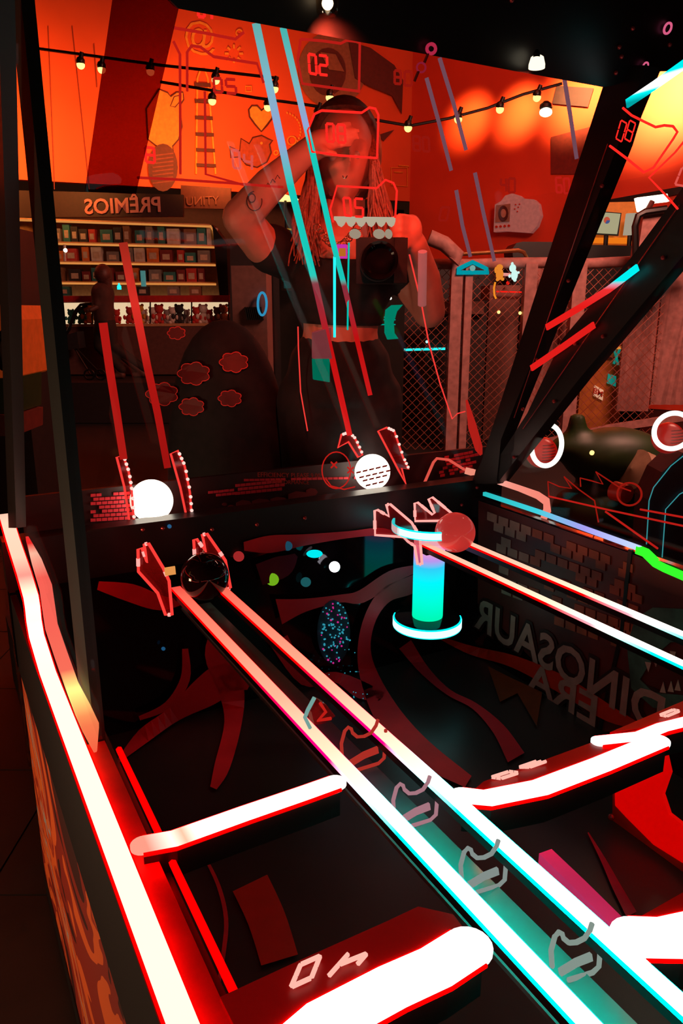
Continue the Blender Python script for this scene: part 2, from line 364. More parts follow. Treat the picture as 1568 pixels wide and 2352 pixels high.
part('counter_front', MB().prism([P_(45, 748, 11.76), P_(525, 745, 11.76), P_(525, 860, 11.76), P_(45, 860, 11.76)], (0, 1, 0), .6), pbr('counter_face', (.12, .04, .03), .6), bt)
for x in (45, 135, 212, 345, 440, 525):
    part('mullion', MB().tube([P_(x, 694, 11.78), P_(x, 746, 11.78)], .012, 6), BLACK, bt)
part('display_glass', MB().prism([P_(45, 696, 11.77), P_(525, 694, 11.77), P_(525, 744, 11.77), P_(45, 746, 11.77)], (0, 1, 0), .008), GLASS, bt)
part('side_post', MB().prism([P_(487, 515, 11.85), P_(520, 560, 11.85), P_(525, 690, 11.85), P_(505, 690, 11.85)], (0, 1, 0), .5), BLACK, bt)
part('light_post', MB().tube([P_(133, 580, 11.7), P_(138, 690, 11.7)], .018, 8), pbr('pale_post', (.5, .4, .3), .5), bt)
sg = thing('prize_sign', 'dark sign board with mirrored PRÊMIOS lettering above the shelves', 'sign', P_(290, 500, 12.1))
part('board', MB().prism([P_(-150, 432, 12.1), P_(420, 447, 12.1), P_(420, 497, 12.1), P_(-150, 500, 12.1)], (0, 1, 0), .1), pbr('sign_board', (.035, .01, .008), .7), sg)
part('lettering', text_mb('PRÊMIOS', P_(282, 474, 12.07), V3((-1, 0, -.03)), UP, .29, .01, .02), pbr('letter_paint', (.45, .12, .07), .6, em=(.4, .08, .04), es=.25), sg)
s2 = thing('sale_sign', 'brown board with faint mirrored words right of the prize sign', 'sign', P_(470, 490, 12.3))
part('board', MB().prism([P_(415, 425, 12.3), P_(530, 432, 12.3), P_(530, 480, 12.3), P_(415, 478, 12.3)], (0, 1, 0), .06), pbr('tan_board', (.13, .02, .01), .7), s2)
part('lettering', text_mb('YTINU', P_(465, 462, 12.27), V3((-1, 0, -.03)), UP, .17, .01), pbr('sale_letters', (.28, .07, .04), .7), s2)
cols = [('red', (.45, .03, .02)), ('grey', (.2, .16, .14)), ('maroon', (.18, .015, .015)), ('teal', (.03, .16, .14)), ('brown', (.22, .09, .04)), ('orange', (.6, .14, .02)), ('black', (.03, .02, .02)), ('white', (.55, .45, .38))]
cm = {n: pbr('toy_' + n, c, .6) for n, c in cols}
LABELM = pbr('box_label', (.5, .35, .25), .6)
names = ['top', 'second', 'third', 'bottom']
ordn = ['first', 'second', 'third', 'fourth', 'fifth', 'sixth', 'seventh', 'eighth', 'ninth', 'tenth', 'eleventh', 'twelfth', 'thirteenth', 'fourteenth', 'fifteenth', 'sixteenth']
def toy_box(px, ybase, wpx, hpx, cn, label, group, d=11.98):
    a = P_(px, ybase, d); s = d / 1823.0; wd, ht = wpx * s, hpx * s
    t = thing('toy_box', label, 'box', a, group)
    part('carton', MB().box(a + UP * (ht / 2), (wd / 2, .06, ht / 2)), cm[cn], t)
    part('printed_label', MB().box(a + UP * (ht * .45) + V3((0, -.062, 0)), (wd * .3, .003, ht * .22)), LABELM, t)
rowb = [rows[1], rows[2], rows[3]]
for r in range(3):
    x0, y0, x1, y1 = rowb[r]; x = 92; k = 0
    while x < 480 and k < 16:
        wpx = random.choice((18, 22, 26, 30)); hpx = random.choice((22, 27, 31)) + (6 if r == 0 else 0)
        if r == 2: hpx = min(hpx, 30)
        cn = random.choice(cols)[0]
        yb = y0 + (y1 - y0) * (x + wpx / 2 - x0) / (x1 - x0) - 2
        toy_box(x + wpx / 2, yb, wpx - 3, hpx, cn, '%s boxed toy, %s from the left on the %s prize shelf' % (cn, ordn[k], names[r]), 'boxed toys on the %s prize shelf' % names[r])
        x += wpx + random.choice((0, 3, 9)); k += 1
# low row behind the red band
for k, x in enumerate((95, 150, 330, 400, 450)):
    cn = cols[(k * 3) % 8][0]; toy_box(x, 679, 26, 20, cn, '%s box, %s from the left just above the red counter band' % (cn, ordn[k]), 'boxes on the counter band')
# plush toys in the lit display
plc = [('white', (.8, .7, .6)), ('red', (.6, .04, .03)), ('grey', (.3, .26, .24)), ('yellow', (.7, .35, .04)), ('teal', (.05, .4, .36)), ('black', (.03, .03, .03))]
pm = {n: pbr('plush_' + n, c, .9, 0, .2, 30, .3) for n, c in plc}
def plush(px, py, s, cn, label, d=11.95, group='plush toys in the lit display'):
    c = P_(px, py, d); t = thing('plush_toy', label, 'plush toy', c, group)
    part('body', MB().sphere(c + UP * .35 * s, .36 * s, 12, 8, (1, .8, 1)), pm[cn], t, True)
    part('head', MB().sphere(c + UP * .9 * s, .3 * s, 12, 8), pm[cn], t, True)
    for e in (-1, 1):
        part('ear', MB().sphere(c + V3((e * .2 * s, 0, 1.15 * s)), .11 * s, 8, 6), pm[cn], t, True)
        part('arm', MB().sphere(c + V3((e * .36 * s, -.05, .45 * s)), .15 * s, 8, 6, (.8, .8, 1.2)), pm[cn], t, True)
        part('foot', MB().sphere(c + V3((e * .2 * s, -.1 * s, .1 * s)), .15 * s, 8, 6), pm[cn], t, True)
for k, (x, cn) in enumerate(((165, 'teal'), (190, 'teal'), (205, 'yellow'), (270, 'red'), (300, 'red'), (322, 'yellow'), (333, 'white'), (352, 'white'), (367, 'red'), (384, 'grey'), (398, 'white'), (413, 'black'), (430, 'grey'), (452, 'red'), (468, 'white'), (482, 'red'), (500, 'grey'), (515, 'white'))):
    plush(x, 743, .17 + .03 * (k % 3), cn, '%s plush toy, %s from the left in the lit glass display' % (cn, (ordn + ['seventeenth', 'eighteenth'])[k]))
# small cyan cup, white lamp
solo('cyan_bottle', MB().lathe(P_(274, 665, 11.7), [(0, 0), (.03, 0), (.03, .05), (.012, .07), (.012, .09), (0, .09)]), CYAN, 'tiny bright cyan bottle above the counter right of the walker', 'bottle', smooth=True)
solo('teal_carton', MB().box(P_(329, 640, 11.7), (.03, .03, .11)), pbr('teal_carton', (.1, .5, .5), .5, em=(.1, .5, .5), es=.3), 'tall pale teal carton on the third prize shelf', 'carton')
ws = thing('spot_lamp', 'small white lamp on the pale post by the shelves', 'lamp', P_(150, 575, 11.6)); part('lamp_body', MB().sphere(P_(150, 575, 11.6), .03, 10, 8), WARMH, ws, True); part('lamp_stem', MB().tube([P_(148, 562, 11.6), P_(149, 600, 11.6)], .02, 8), pm['white'], ws)
solo('walk_platform', MB().box((-3.4, 12.0, bz / 2), (1.78, 1.3, bz / 2)), DARK, 'dark raised floor under the prize stand', 'platform')

# ------------------------------------------------------------------ people
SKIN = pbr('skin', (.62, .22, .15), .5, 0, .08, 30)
SKINF = pbr('skin_silhouette', (.09, .03, .02), .6)  # skin darkened so the walker reads as a silhouette
HAIR = pbr('hair', (.10, .028, .018), .5, 0, .4, 80)
def limb(mb, pts, rs, n=12, ends=True):
    P = [V3(p) for p in pts]; q = []; rr = []
    for i in range(len(P) - 1):
        for k in range(4):
            t = k / 4; q.append(P[i].lerp(P[i + 1], t)); rr.append(rs[i] * (1 - t) + rs[i + 1] * t)
    q.append(P[-1]); rr.append(rs[-1]); mb.tube(q, rr, n)
    if ends: mb.sphere(P[0], rs[0], n, 8); mb.sphere(P[-1], rs[-1], n, 8)
    for p, r in list(zip(P, rs))[1:-1]: mb.sphere(p, r, n, 8)
def head_fn(s, yaw=0):
    def fn(p):
        x, y, z = p.x, p.y, p.z
        wx = .078; dy = .098; hz = .118
        if z < 0: wx *= 1 - .38 * (-z) ** 1.4; dy *= 1 - .18 * (-z)
        q = V3((x * wx, y * dy, z * hz))
        if y < 0:
            g = lambda cx, cz, sx, sz: math.exp(-((x - cx) / sx) ** 2 - ((z - cz) / sz) ** 2)
            d = .028 * g(0, -.22, .13, .17) + .012 * g(0, -.02, .09, .2) + .011 * g(0, -.56, .22, .06) + .010 * g(0, -.68, .18, .06) + .014 * g(0, -.9, .25, .12)
            d += .008 * g(0, .18, .5, .08) - .012 * g(-.34, .02, .16, .10) - .012 * g(.34, .02, .16, .10) + .006 * g(-.4, -.3, .2, .2) + .006 * g(.4, -.3, .2, .2) - .006 * g(0, -.62, .2, .025)
            q.y -= d
        q = q * s
        c, sn = math.cos(yaw), math.sin(yaw)
        return V3((q.x * c - q.y * sn, q.x * sn + q.y * c, q.z))
    return fn
WD = 2.60
def Q(px, py, dd=0): return Dp(px, py, WD + dd)
zdeck = .30
wo = thing('person', 'long-haired woman in black crop top shading her eyes, camera at her chest', 'person', V3((Q(780, 900).x, WD, zdeck)))  # her reflection, built as a solid figure behind the pane
k_ = 1.22
b = MB()
b.sphere(Q(790, 362), 1, 40, 28, fn=head_fn(k_, .12))
limb(b, [Q(790, 430, .03), Q(787, 545, .04)], [.068, .075])
limb(b, [Q(690, 585, .05), Q(787, 560, .04), Q(885, 590, .05)], [.075, .085, .075])
limb(b, [Q(787, 590, .05), Q(785, 680, .05), Q(782, 760, .05), Q(780, 850, .06), Q(780, 900, .06)], [.14, .135, .125, .148, .13], 18)
limb(b, [Q(740, 620, .04), Q(740, 660, .0)], [.1, .09]); limb(b, [Q(830, 620, .04), Q(830, 660, .0)], [.1, .09])
# legs down to the deck
for sx in (-1, 1):
    hip = Q(780 + sx * 48, 905, .06); an = V3((hip.x, WD + .05, zdeck + .09)); kn = hip.lerp(an, .5)
    limb(b, [hip, kn, an], [.10, .075, .05]); limb(b, [V3((an.x, WD + .05, zdeck + .05)), V3((an.x, WD - .12, zdeck + .04))], [.045, .035])
# raised arm (left in the picture)
sh = Q(665, 590, .03); el = Q(552, 500, -.14); wr = Q(700, 352, -.22)
limb(b, [sh, Q(600, 560, -.06), el], [.066, .062, .056]); limb(b, [el, Q(620, 425, -.18), wr], [.056, .05, .036])
limb(b, [wr, Q(735, 330, -.23)], [.036, .038]); b.sphere(Q(742, 325, -.23), .042, 14, 10, (1.1, .6, .8))
hx = [((750, 303), (782, 286), (803, 284)), ((757, 315), (796, 301), (822, 299)), ((757, 328), (796, 317), (820, 316)), ((752, 340), (784, 333), (804, 333))]
for (p0, p1, p2) in hx: limb(b, [Q(*p0, -.23), Q(*p1, -.245), Q(*p2, -.23)], [.0098, .009, .0076], 8)
limb(b, [Q(728, 335, -.25), Q(748, 350, -.27), Q(768, 354, -.26)], [.015, .0125, .010], 8)
# camera arm (right in the picture)
sh2 = Q(905, 595, .03); el2 = Q(985, 715, -.02); wr2 = Q(952, 560, -.22)
limb(b, [sh2, Q(950, 660, .0), el2], [.064, .06, .052]); limb(b, [el2, Q(975, 640, -.1), wr2], [.054, .05, .036])
b.sphere(Q(944, 530, -.24), .042, 14, 10, (.8, .7, 1.1))
for k in range(4):
    y = 500 + k * 17; limb(b, [Q(942, y, -.25), Q(918, y - 4, -.30), Q(900, y + 2, -.29)], [.0098, .009, .0076], 8)
limb(b, [Q(945, 550, -.24), Q(925, 570, -.27), Q(908, 572, -.27)], [.015, .0125, .010], 8)
body = part('body', voxel(b, .0062, 3), SKIN, wo, True)
# clothes
c = MB()
limb(c, [Q(702, 592, .05), Q(787, 572, .05), Q(872, 595, .05)], [.085, .095, .085])
limb(c, [Q(787, 600, .05), Q(785, 680, .05), Q(783, 745, .05)], [.155, .15, .142], 18, False)
limb(c, [Q(740, 620, .04), Q(740, 662, -.005)], [.112, .102]); limb(c, [Q(830, 620, .04), Q(830, 662, -.005)], [.112, .102])
limb(c, [sh, Q(622, 572, -.03)], [.078, .078]); limb(c, [sh2, Q(935, 635, .01)], [.076, .072])
part('crop_top', voxel(c, .009, 4), SOFTBLK, wo, True, 'black crop top with short sleeves')
c = MB(); limb(c, [Q(780, 826, .06), Q(780, 860, .06), Q(780, 915, .06)], [.170, .182, .176], 18, False); c.sphere(Q(780, 930, .06), .165, 18, 12)
for sx in (-1, 1):
    hip = Q(780 + sx * 48, 925, .06); an = V3((hip.x, WD + .05, zdeck + .12)); limb(c, [hip, hip.lerp(an, .5), an], [.15, .12, .10])
part('trousers', voxel(c, .011, 4), SOFTBLK, wo, True, 'loose black trousers')
# hair: cap and long locks
h = MB()
def cap(p):
    q = V3((p.x * .098, p.y * .118 + .025, p.z * .135 + .01))
    if p.y < -.15 and p.z < .62: q.y = max(q.y, -.03); q.x *= 1.0
    return q * k_
h.sphere(Q(790, 358), 1, 28, 20, fn=cap)
hc = part('hair', h, HAIR, wo, True, 'long wavy brown hair')
lk = MB(); R = random.Random(3)
for k in range(190):
    sd = -1 if k % 2 else 1; f = R.random(); x0 = 790 + sd * (14 + 45 * f); xm = 790 + sd * (64 + 12 * R.random()); xe = 790 + sd * (50 + 62 * R.random()) + (-8 if sd < 0 else 8)
    ph = R.random() * 6; pts = []; ye = 540 + 75 * R.random()
    for i in range(16):
        s = i / 15; y = 268 + (ye - 268) * s
        x = x0 + (xm - x0) * min(1, s * 3.2) + (xe - xm) * max(0, s - .3) / .7 + 11 * math.sin(s * 9 + ph) * s
        pts.append(Q(x, y, .02 - .13 * min(1, s * 3) * (.5 + .5 * f) + .0))
    lk.tube(pts, [.0022 + .0026 * math.sin(math.pi * i / 15) for i in range(16)], 5)
lo = part('hair_locks', lk, pbr('hair_lock', (.30, .07, .035), .4, 0, .5, 120), hc, True, 'wavy locks with lighter ends', 'stuff')
part('nose_ring', MB().tube([Q(787, 404, -.155) + V3((.0, 0, 0)), Q(789, 409, -.16), Q(793, 410, -.162), Q(797, 404, -.155)], .0016, 6), STEEL, wo, True)
for sx in (-1, 1): part('eye', MB().sphere(Q(790 + sx * 25, 358, -.100), .016, 10, 8), pbr('eye_white', (.5, .3, .25), .3), wo, True)
ch = MB()
for k in range(15):
    t = k / 14; p = Q(728 + 92 * t, 522 + 42 * math.sin(math.pi * t), -.17); r = .0085
    ch.tube([p + V3((r * 1.3 * math.cos(a), (.3 if k % 2 else -.3) * r * math.sin(a), r * math.sin(a))) for a in [2 * math.pi * i / 10 for i in range(10)]], .002, 5, True)
part('chain_necklace', ch, pbr('chain', (.7, .25, .15), .25, .9), wo, True, 'chunky chain necklace', 'stuff')
tt = MB()
for (cx, cy, r) in ((584, 462, 22), (578, 455, 10)):
    tt.tube([Q(x, y, -.215) for x, y in circ(cx, cy, r * .8, r, 18)], .002, 4, True)
for i in range(7): tt.tube([Q(610 + i * 11, 430 - i * 9, -.232), Q(615 + i * 11, 420 - i * 9, -.236), Q(621 + i * 11, 428 - i * 9, -.234)], .0016, 4)
part('tattoo', tt, pbr('tattoo_ink', (.08, .015, .012), .6), body, label='dark line tattoo on the forearm', kind='stuff')
# her camera
cmr = thing('photo_camera', 'black camera held by the woman at chest height', 'camera', Q(870, 660, -.33))
part('casing', MB().box(Q(872, 600, -.30), (.068, .032, .062)), BLACK, cmr)
part('grip', MB().box(Q(918, 600, -.31), (.018, .042, .06)), SOFTBLK, cmr)
part('viewfinder_hump', MB().prism([Q(850, 560, -.33), Q(894, 560, -.33), Q(885, 545, -.33), Q(860, 545, -.33)], (0, 1, 0), .05), BLACK, cmr)
ln = part('lens', MB().lathe(Q(868, 602, -.33), [(0, 0), (.046, 0), (.046, .05), (.05, .055), (.05, .10), (.042, .10), (.036, .085), (0, .08)], (0, -1, 0), 28), BLACKG, cmr, True)
part('focus_ring', MB().lathe(Q(868, 602, -.35), [(.0505, 0), (.053, .003), (.053, .025), (.0505, .028)], (0, -1, 0), 28), SOFTBLK, ln, True)
solo('standing_platform', MB().mbox((2.12, 3.4), (.2, 2.0), (0, zdeck)), DARK, 'dark low platform the woman stands on behind the game', 'platform')
# walker at the prize stand
wk = thing('person', 'dark silhouette of a person walking past the prize stand with a hooked bag', 'person', V3((P_(235, 860, 11.4).x, 11.4, bz)))
def K(px, py, dd=0): return Dp(px, py, 11.4 + dd)
b = MB(); s = 1.0
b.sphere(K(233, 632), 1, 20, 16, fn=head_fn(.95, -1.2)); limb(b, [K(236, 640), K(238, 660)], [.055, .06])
limb(b, [K(236, 672), K(236, 700), K(240, 730), K(242, 752)], [.15, .14, .12, .15], 14)
fz = bz + .05
a1 = V3((K(222, 0).x, 11.3, fz)); a2 = V3((K(268, 0).x, 11.5, fz))
limb(b, [K(236, 750), K(230, 795), a1], [.11, .075, .05]); limb(b, [K(248, 750), K(258, 795), a2], [.11, .075, .05])
for a_ in (a1, a2): limb(b, [a_, a_ + V3((-.14, -.03, -.01))], [.045, .035])
limb(b, [K(228, 672, -.08), K(222, 705, -.14), K(208, 712, -.2)], [.05, .045, .032]); limb(b, [K(247, 672, .05), K(254, 705, .1), K(250, 738, .08)], [.05, .045, .032])
for k in range(4): limb(b, [K(206, 710 + k * 1.6, -.2), K(201, 711 + k * 1.6, -.22), K(199, 713 + k * 1.6, -.2)], [.012, .011, .009], 6)
limb(b, [K(207, 709, -.2), K(203, 706, -.21)], [.012, .010], 6)
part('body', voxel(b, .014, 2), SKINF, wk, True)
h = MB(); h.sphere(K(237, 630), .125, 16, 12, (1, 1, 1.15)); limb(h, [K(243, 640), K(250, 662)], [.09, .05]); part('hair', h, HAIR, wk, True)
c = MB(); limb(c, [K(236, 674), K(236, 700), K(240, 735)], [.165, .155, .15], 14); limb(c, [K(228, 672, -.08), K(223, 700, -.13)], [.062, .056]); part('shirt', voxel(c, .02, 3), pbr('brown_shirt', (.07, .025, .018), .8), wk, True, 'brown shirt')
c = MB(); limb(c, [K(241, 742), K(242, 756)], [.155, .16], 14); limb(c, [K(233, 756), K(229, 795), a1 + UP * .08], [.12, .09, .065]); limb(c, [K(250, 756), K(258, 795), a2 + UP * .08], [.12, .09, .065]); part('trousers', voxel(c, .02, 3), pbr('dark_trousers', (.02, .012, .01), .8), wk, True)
sc_ = thing('stroller', 'dark stroller handles in front of the walking person', 'stroller', V3((K(175, 0).x, 11.2, bz)))
part('handle', MB().tube([K(210, 697, -.2), K(185, 700, -.2), K(172, 715, -.2), K(158, 760, -.2)], .02, 8), BLACK, sc_, True)
part('handle', MB().tube([K(200, 701, -.1), K(178, 712, -.1), K(165, 740, -.1), K(150, 775, -.1)], .02, 8), BLACK, sc_, True)
part('seat_shell', MB().prism([K(150, 770, -.25), K(176, 762, -.25), K(182, 800, -.25), K(150, 805, -.25)], (0, 1, 0), .3), SOFTBLK, sc_)
for x in (152, 180): part('wheel', MB().tube([V3((K(x, 0).x + .07 * math.cos(a), 11.05, bz + .08 + .07 * math.sin(a))) for a in [2 * math.pi * i / 16 for i in range(16)]], .014, 6, True), BLACK, sc_, True)
part('frame', MB().tube([K(165, 790, -.2), V3((K(152, 0).x, 11.1, bz + .08))], .012, 6).tube([K(165, 790, -.2), V3((K(180, 0).x, 11.1, bz + .08))], .012, 6), BLACK, sc_)

# ------------------------------------------------------------------ string lights over the hall
CB = 11.0
def C_(px, py): return Dp(px, py, CB)
for nm, pts, lb in (('string_light_cable', [(-60, 92), (0, 101), (90, 112), (210, 128), (370, 150), (520, 166), (640, 180)], 'dark cable strung across the orange wall at upper left'),
                ('string_light_cable', [(368, 188), (470, 205), (590, 225), (700, 240), (760, 249), (860, 275), (940, 289), (1030, 272), (1120, 248), (1200, 217), (1290, 192)], 'dark cable sagging in the middle below the heart'),):
    solo(nm, MB().tube([C_(*p) for p in pts], .018, 6), BLACK, lb, 'cable', 'string light cables', True)
def bulb(px, py, label, hot=False):
    c = C_(px, py); t = thing('hanging_bulb', label, 'light bulb', c, 'bulbs on the cables')
    part('socket', MB().lathe(c + UP * .02, [(0, .11), (.025, .11), (.03, .05), (.05, .03), (.058, -.01), (.05, -.03), (0, -.03)], V3((.35, -.25, 1)), 16), BLACK, t, True)
    part('bulb_glass', MB().sphere(c + V3((.0, .0, -.02)), .052, 14, 10), WARM, t, True)
    return t
bl = [(185, 145), (233, 155), (345, 160), (495, 180), (487, 228), (630, 200), (615, 242), (757, 220), (730, 260), (937, 290), (1052, 270), (1148, 247), (1233, 220)]
wh = ['far left bulb on the left cable', 'bulb second from the far left', 'bulb before the dark red strip', 'bulb over the ladder top', 'bulb below the ladder top one', 'bulb right of the heart top', 'bulb touching the heart side', 'bulb on the round emblem', 'bulb just above the woman hair', 'bulb at the lowest sag of the cable', 'bulb over the first glow spot', 'bulb between the glow spots', 'bulb nearest the right beam']
p0 = bulb(*bl[0], 'glowing warm bulb, ' + wh[0])
for k in range(1, len(bl)): dup(p0, C_(*bl[k]), 'glowing warm bulb, ' + wh[k])
t = thing('ceiling_spotlight', 'bare warm spotlight glowing on the yellow lit wall', 'spotlight', C_(1253, 258)); part('lens', MB().sphere(C_(1253, 258), .07, 14, 8, (1.2, 1, .8)), WARMH, t, True); part('casing', MB().lathe(C_(1253, 252), [(.03, .1), (.08, .06), (.085, .02)], UP, 16), BLACK, t, True)

# ------------------------------------------------------------------ padded fence and the play area on the right
PAD = pbr('mauve_padding', (.42, .17, .15), .7, 0, .25, 14, .4); WIRE = pbr('red_wire', (.35, .08, .05), .5, .3)
FD = 8.5
def Fp(px, py, dd=0): return Dp(px, py, FD + dd)
fe = thing('padded_fence', 'padded fence with diamond netting behind the woman and right beams', 'fence', V3((Fp(1240, 0).x, FD, 0)))
for x0, x1, yt in ((1036, 1062, 600), (1068, 1085, 604), (1315, 1345, 605), (1205, 1232, 606)):
    m = MB(); a = Fp(x0, yt); bb = Fp(x1, yt); m.box(V3(((a.x + bb.x) / 2, FD, (a.z + .0) / 2)), ((bb.x - a.x) / 2, .07, a.z / 2)); part('post', m, PAD, fe)
m = MB(); pts = [Fp(x, y) for x, y in ((985, 606), (1080, 607), (1160, 604), (1250, 603), (1340, 606), (1450, 600), (1600, 604))]; m.tube(pts, .055, 12); part('top_pad', m, PAD, fe, True)
part('bottom_rail', MB().bar([Fp(900, 1040), Fp(1060, 1042), Fp(1200, 1020), Fp(1400, 975), Fp(1600, 945)], .06, .08), PAD, fe)
m = MB()
x0, x1 = Fp(890, 0).x, Fp(1600, 0).x; zt = Fp(1000, 612).z; zb = .03; st = .095
k = -30
def seg(p, q):
    # clip the diagonal to the net rectangle
    dx = q[0] - p[0]; dz = q[1] - p[1]; t0, t1 = 0., 1.
    for pp, dd_, lo, hi in ((p[0], dx, x0, x1), (p[1], dz, zb, zt)):
        if abs(dd_) < 1e-9: continue
        a_, b_ = (lo - pp) / dd_, (hi - pp) / dd_; a_, b_ = min(a_, b_), max(a_, b_); t0 = max(t0, a_); t1 = min(t1, b_)
    if t1 > t0: m.tube([V3((p[0] + dx * t0, FD, p[1] + dz * t0)), V3((p[0] + dx * t1, FD, p[1] + dz * t1))], .0042, 4)
for k in range(-25, 70):
    xx = x0 + k * st; seg((xx, zb), (xx + (zt - zb), zt)); seg((xx, zb), (xx - (zt - zb), zt))
part('netting', m, WIRE, fe, kind='stuff', label='red-lit diamond netting')
cv = thing('canvas_screen', 'large mauve canvas panels hanging behind the right netting', 'screen', V3((Dp(1500, 0, 8.9).x, 8.9, 0)))
for x0_, x1_, y1_ in ((1232, 1312, 950), (1446, 1522, 945), (1526, 1620, 930)):
    m = MB(); pts = []; n = 9
    for i in range(n): pts.append(Dp(x0_ + (x1_ - x0_) * i / (n - 1), 616, 8.9 + .03 * (i % 2)))
    low = [V3((p.x, p.y, Dp(x0_, y1_, 8.9).z)) for p in pts]
    m.prism(pts + low[::-1], (0, 1, 0), .04); part('canvas', m, PAD, cv)
lo_ = thing('wooden_locker', 'orange-brown wooden locker with signs seen through the right fence', 'locker', V3((Dp(1390, 0, 9.3).x, 9.3, 0)))
WOOD = pbr('amber_wood', (.55, .17, .03), .5, 0, .25, 8)
a = Dp(1340, 790, 9.3); bb = Dp(1438, 790, 9.3)
part('carcass', MB().box(V3(((a.x + bb.x) / 2, 9.5, a.z / 2)), ((bb.x - a.x) / 2, .2, a.z / 2)), WOOD, lo_)
part('light_strip', MB().bar([Dp(1340, 794, 9.27), Dp(1428, 796, 9.27)], .03, .03), emit('amber_strip', (.9, .32, .05), .8), lo_)
part('joint', MB().bar([Dp(1340, 817, 9.28), Dp(1428, 822, 9.28)], .02, .02), MB_, lo_)
TEALP = pbr('teal_paint', (.02, .45, .35), .5, em=(.0, .5, .4), es=.35)
m = MB(); m.bar([Dp(1411, 800, 9.25), Dp(1420, 838, 9.25)], .02, .03, (0, -1, 0)); m.bar([Dp(1424, 802, 9.25), Dp(1410, 836, 9.25)], .02, .03, (0, -1, 0)); part('cross_mark', m, TEALP, lo_, label='teal X mark')
part('teal_card', MB().prism([Dp(x, y, 9.27) for x, y in ((1396, 858), (1414, 864), (1413, 888), (1393, 880))], (0, -1, 0), .01), TEALP, lo_)
cd = part('white_card', MB().prism([Dp(x, y, 9.27) for x, y in ((1364, 884), (1385, 896), (1383, 920), (1362, 909))], (0, -1, 0), .01), pbr('white_card', (.9, .7, .5), .6, em=(1, .7, .45), es=.3), lo_)
part('lettering', text_mb('BM', Dp(1373, 902, 9.25), V3((1, 0, -.45)), V3((.1, 0, 1)), .09, .004, .02), PRINTB, cd)
# instant-camera shaped wall sign
sgn = thing('camera_shaped_sign', 'grey camera-shaped cut-out sign with a portrait photo on the red wall', 'sign', Wr(1180, 535, .2))
cs = [(1133, 533), (1136, 470), (1150, 462), (1160, 449), (1176, 444), (1192, 449), (1200, 456), (1225, 458), (1236, 468), (1241, 495), (1232, 520), (1218, 535), (1160, 531)]
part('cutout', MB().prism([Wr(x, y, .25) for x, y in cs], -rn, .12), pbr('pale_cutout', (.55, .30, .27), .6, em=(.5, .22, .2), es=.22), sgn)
ph = part('portrait_photo', MB().prism([Wr(x, y, .27) for x, y in ((1140, 472), (1172, 468), (1170, 509), (1138, 511))], rn, .02), pbr('photo_paper', (.4, .2, .15), .5), sgn)
part('portrait_hair', MB().prism([Wr(x, y, .31) for x, y in circ(1156, 490, 11, 18, 14)], rn, .01), MB_, ph)
part('portrait_face', MB().prism([Wr(x, y, .33) for x, y in circ(1156, 490, 6, 10, 14)], rn, .01), pbr('print_face', (.6, .28, .2), .6), ph)
for k in range(4): part('button_dot', MB().prism([Wr(x, y, .27) for x, y in circ(1140 + k * 9.5, 521 - k * .8, 3, 3, 10)], rn, .01), PRINTB, sgn)
m = MB()
for x, y in ((1184, 470), (1190, 476), (1182, 480), (1193, 469), (1188, 486)): m.prism([Wr(a_, b_, .27) for a_, b_ in circ(x, y, 1.7, 1.7, 8)], rn, .01)
part('sparkle_dots', m, PRINTB, sgn, kind='stuff')
# kiosk, monitor, seat, lamp
ks = thing('order_kiosk', 'orange lit kiosk counter behind the right beams', 'counter', V3((Dp(1390, 0, 10.5).x, 10.5, 0)))
def X_(px, py, d=10.5): return Dp(px, py, d)
part('back_board', MB().prism([X_(1375, 465), X_(1465, 463), X_(1450, 562), X_(1340, 562)], (0, 1, 0), .1), pbr('slat_wood', (.6, .2, .03), .5, em=(.9, .22, .02), es=.25), ks)
part('glow_strip', MB().prism([X_(1345, 546, 10.45), X_(1445, 546, 10.45), X_(1443, 560, 10.45), X_(1343, 558, 10.45)], (0, -1, 0), .02), emit('kiosk_glow', (1.0, .22, .01), .9), ks)
part('cabinet', MB().prism([X_(1345, 562, 10.2), X_(1470, 565, 10.2), X_(1470, 1090, 10.2), X_(1345, 1090, 10.2)], (0, 1, 0), .6), BLACK, ks)
mo = thing('monitor', 'pale screen with a small round chart on the kiosk', 'monitor', X_(1395, 540, 10.3))
mf = part('screen_frame', MB().prism([X_(1367, 484, 10.3), X_(1427, 489, 10.3), X_(1420, 542, 10.3), X_(1357, 538, 10.3)], (0, 1, 0), .05), BLACK, mo)
part('screen', MB().prism([X_(1371, 487, 10.29), X_(1424, 491, 10.29), X_(1416, 538, 10.29), X_(1360, 535, 10.29)], (0, -1, 0), .01), emit('screen_light', (.42, .38, .22), 1.0), mo)
part('chart_disc', MB().prism([X_(x, y, 10.26) for x, y in circ(1393, 506, 7, 8, 14)], (0, -1, 0), .008), emit('chart_red', (.7, .1, .05), .8), mo)
part('chart_slice', MB().prism([X_(x, y, 10.24) for x, y in [(1393, 506)] + circ(1393, 506, 7, 8, 5, 0, 120)], (0, -1, 0), .008), emit('chart_blue', (.1, .15, .4), .6), mo)
part('stand', MB().tube([X_(1392, 535, 10.34), X_(1390, 566, 10.34)], .03, 8), BLACK, mo)
m2 = thing('monitor', 'second pale screen half hidden behind the padded seat', 'monitor', X_(1450, 540, 10.2)); part('screen', MB().prism([X_(1440, 490, 10.2), X_(1462, 489, 10.2), X_(1450, 540, 10.2), X_(1433, 540, 10.2)], (0, 1, 0), .05), emit('screen2', (.5, .42, .3), .8), m2); part('stand', MB().tube([X_(1446, 538, 10.25), X_(1444, 568, 10.25)], .03, 8), BLACK, m2)
lm = thing('wall_lamp', 'very bright warm wing-shaped lamp under the wall at right', 'lamp', X_(1500, 480, 9.0))
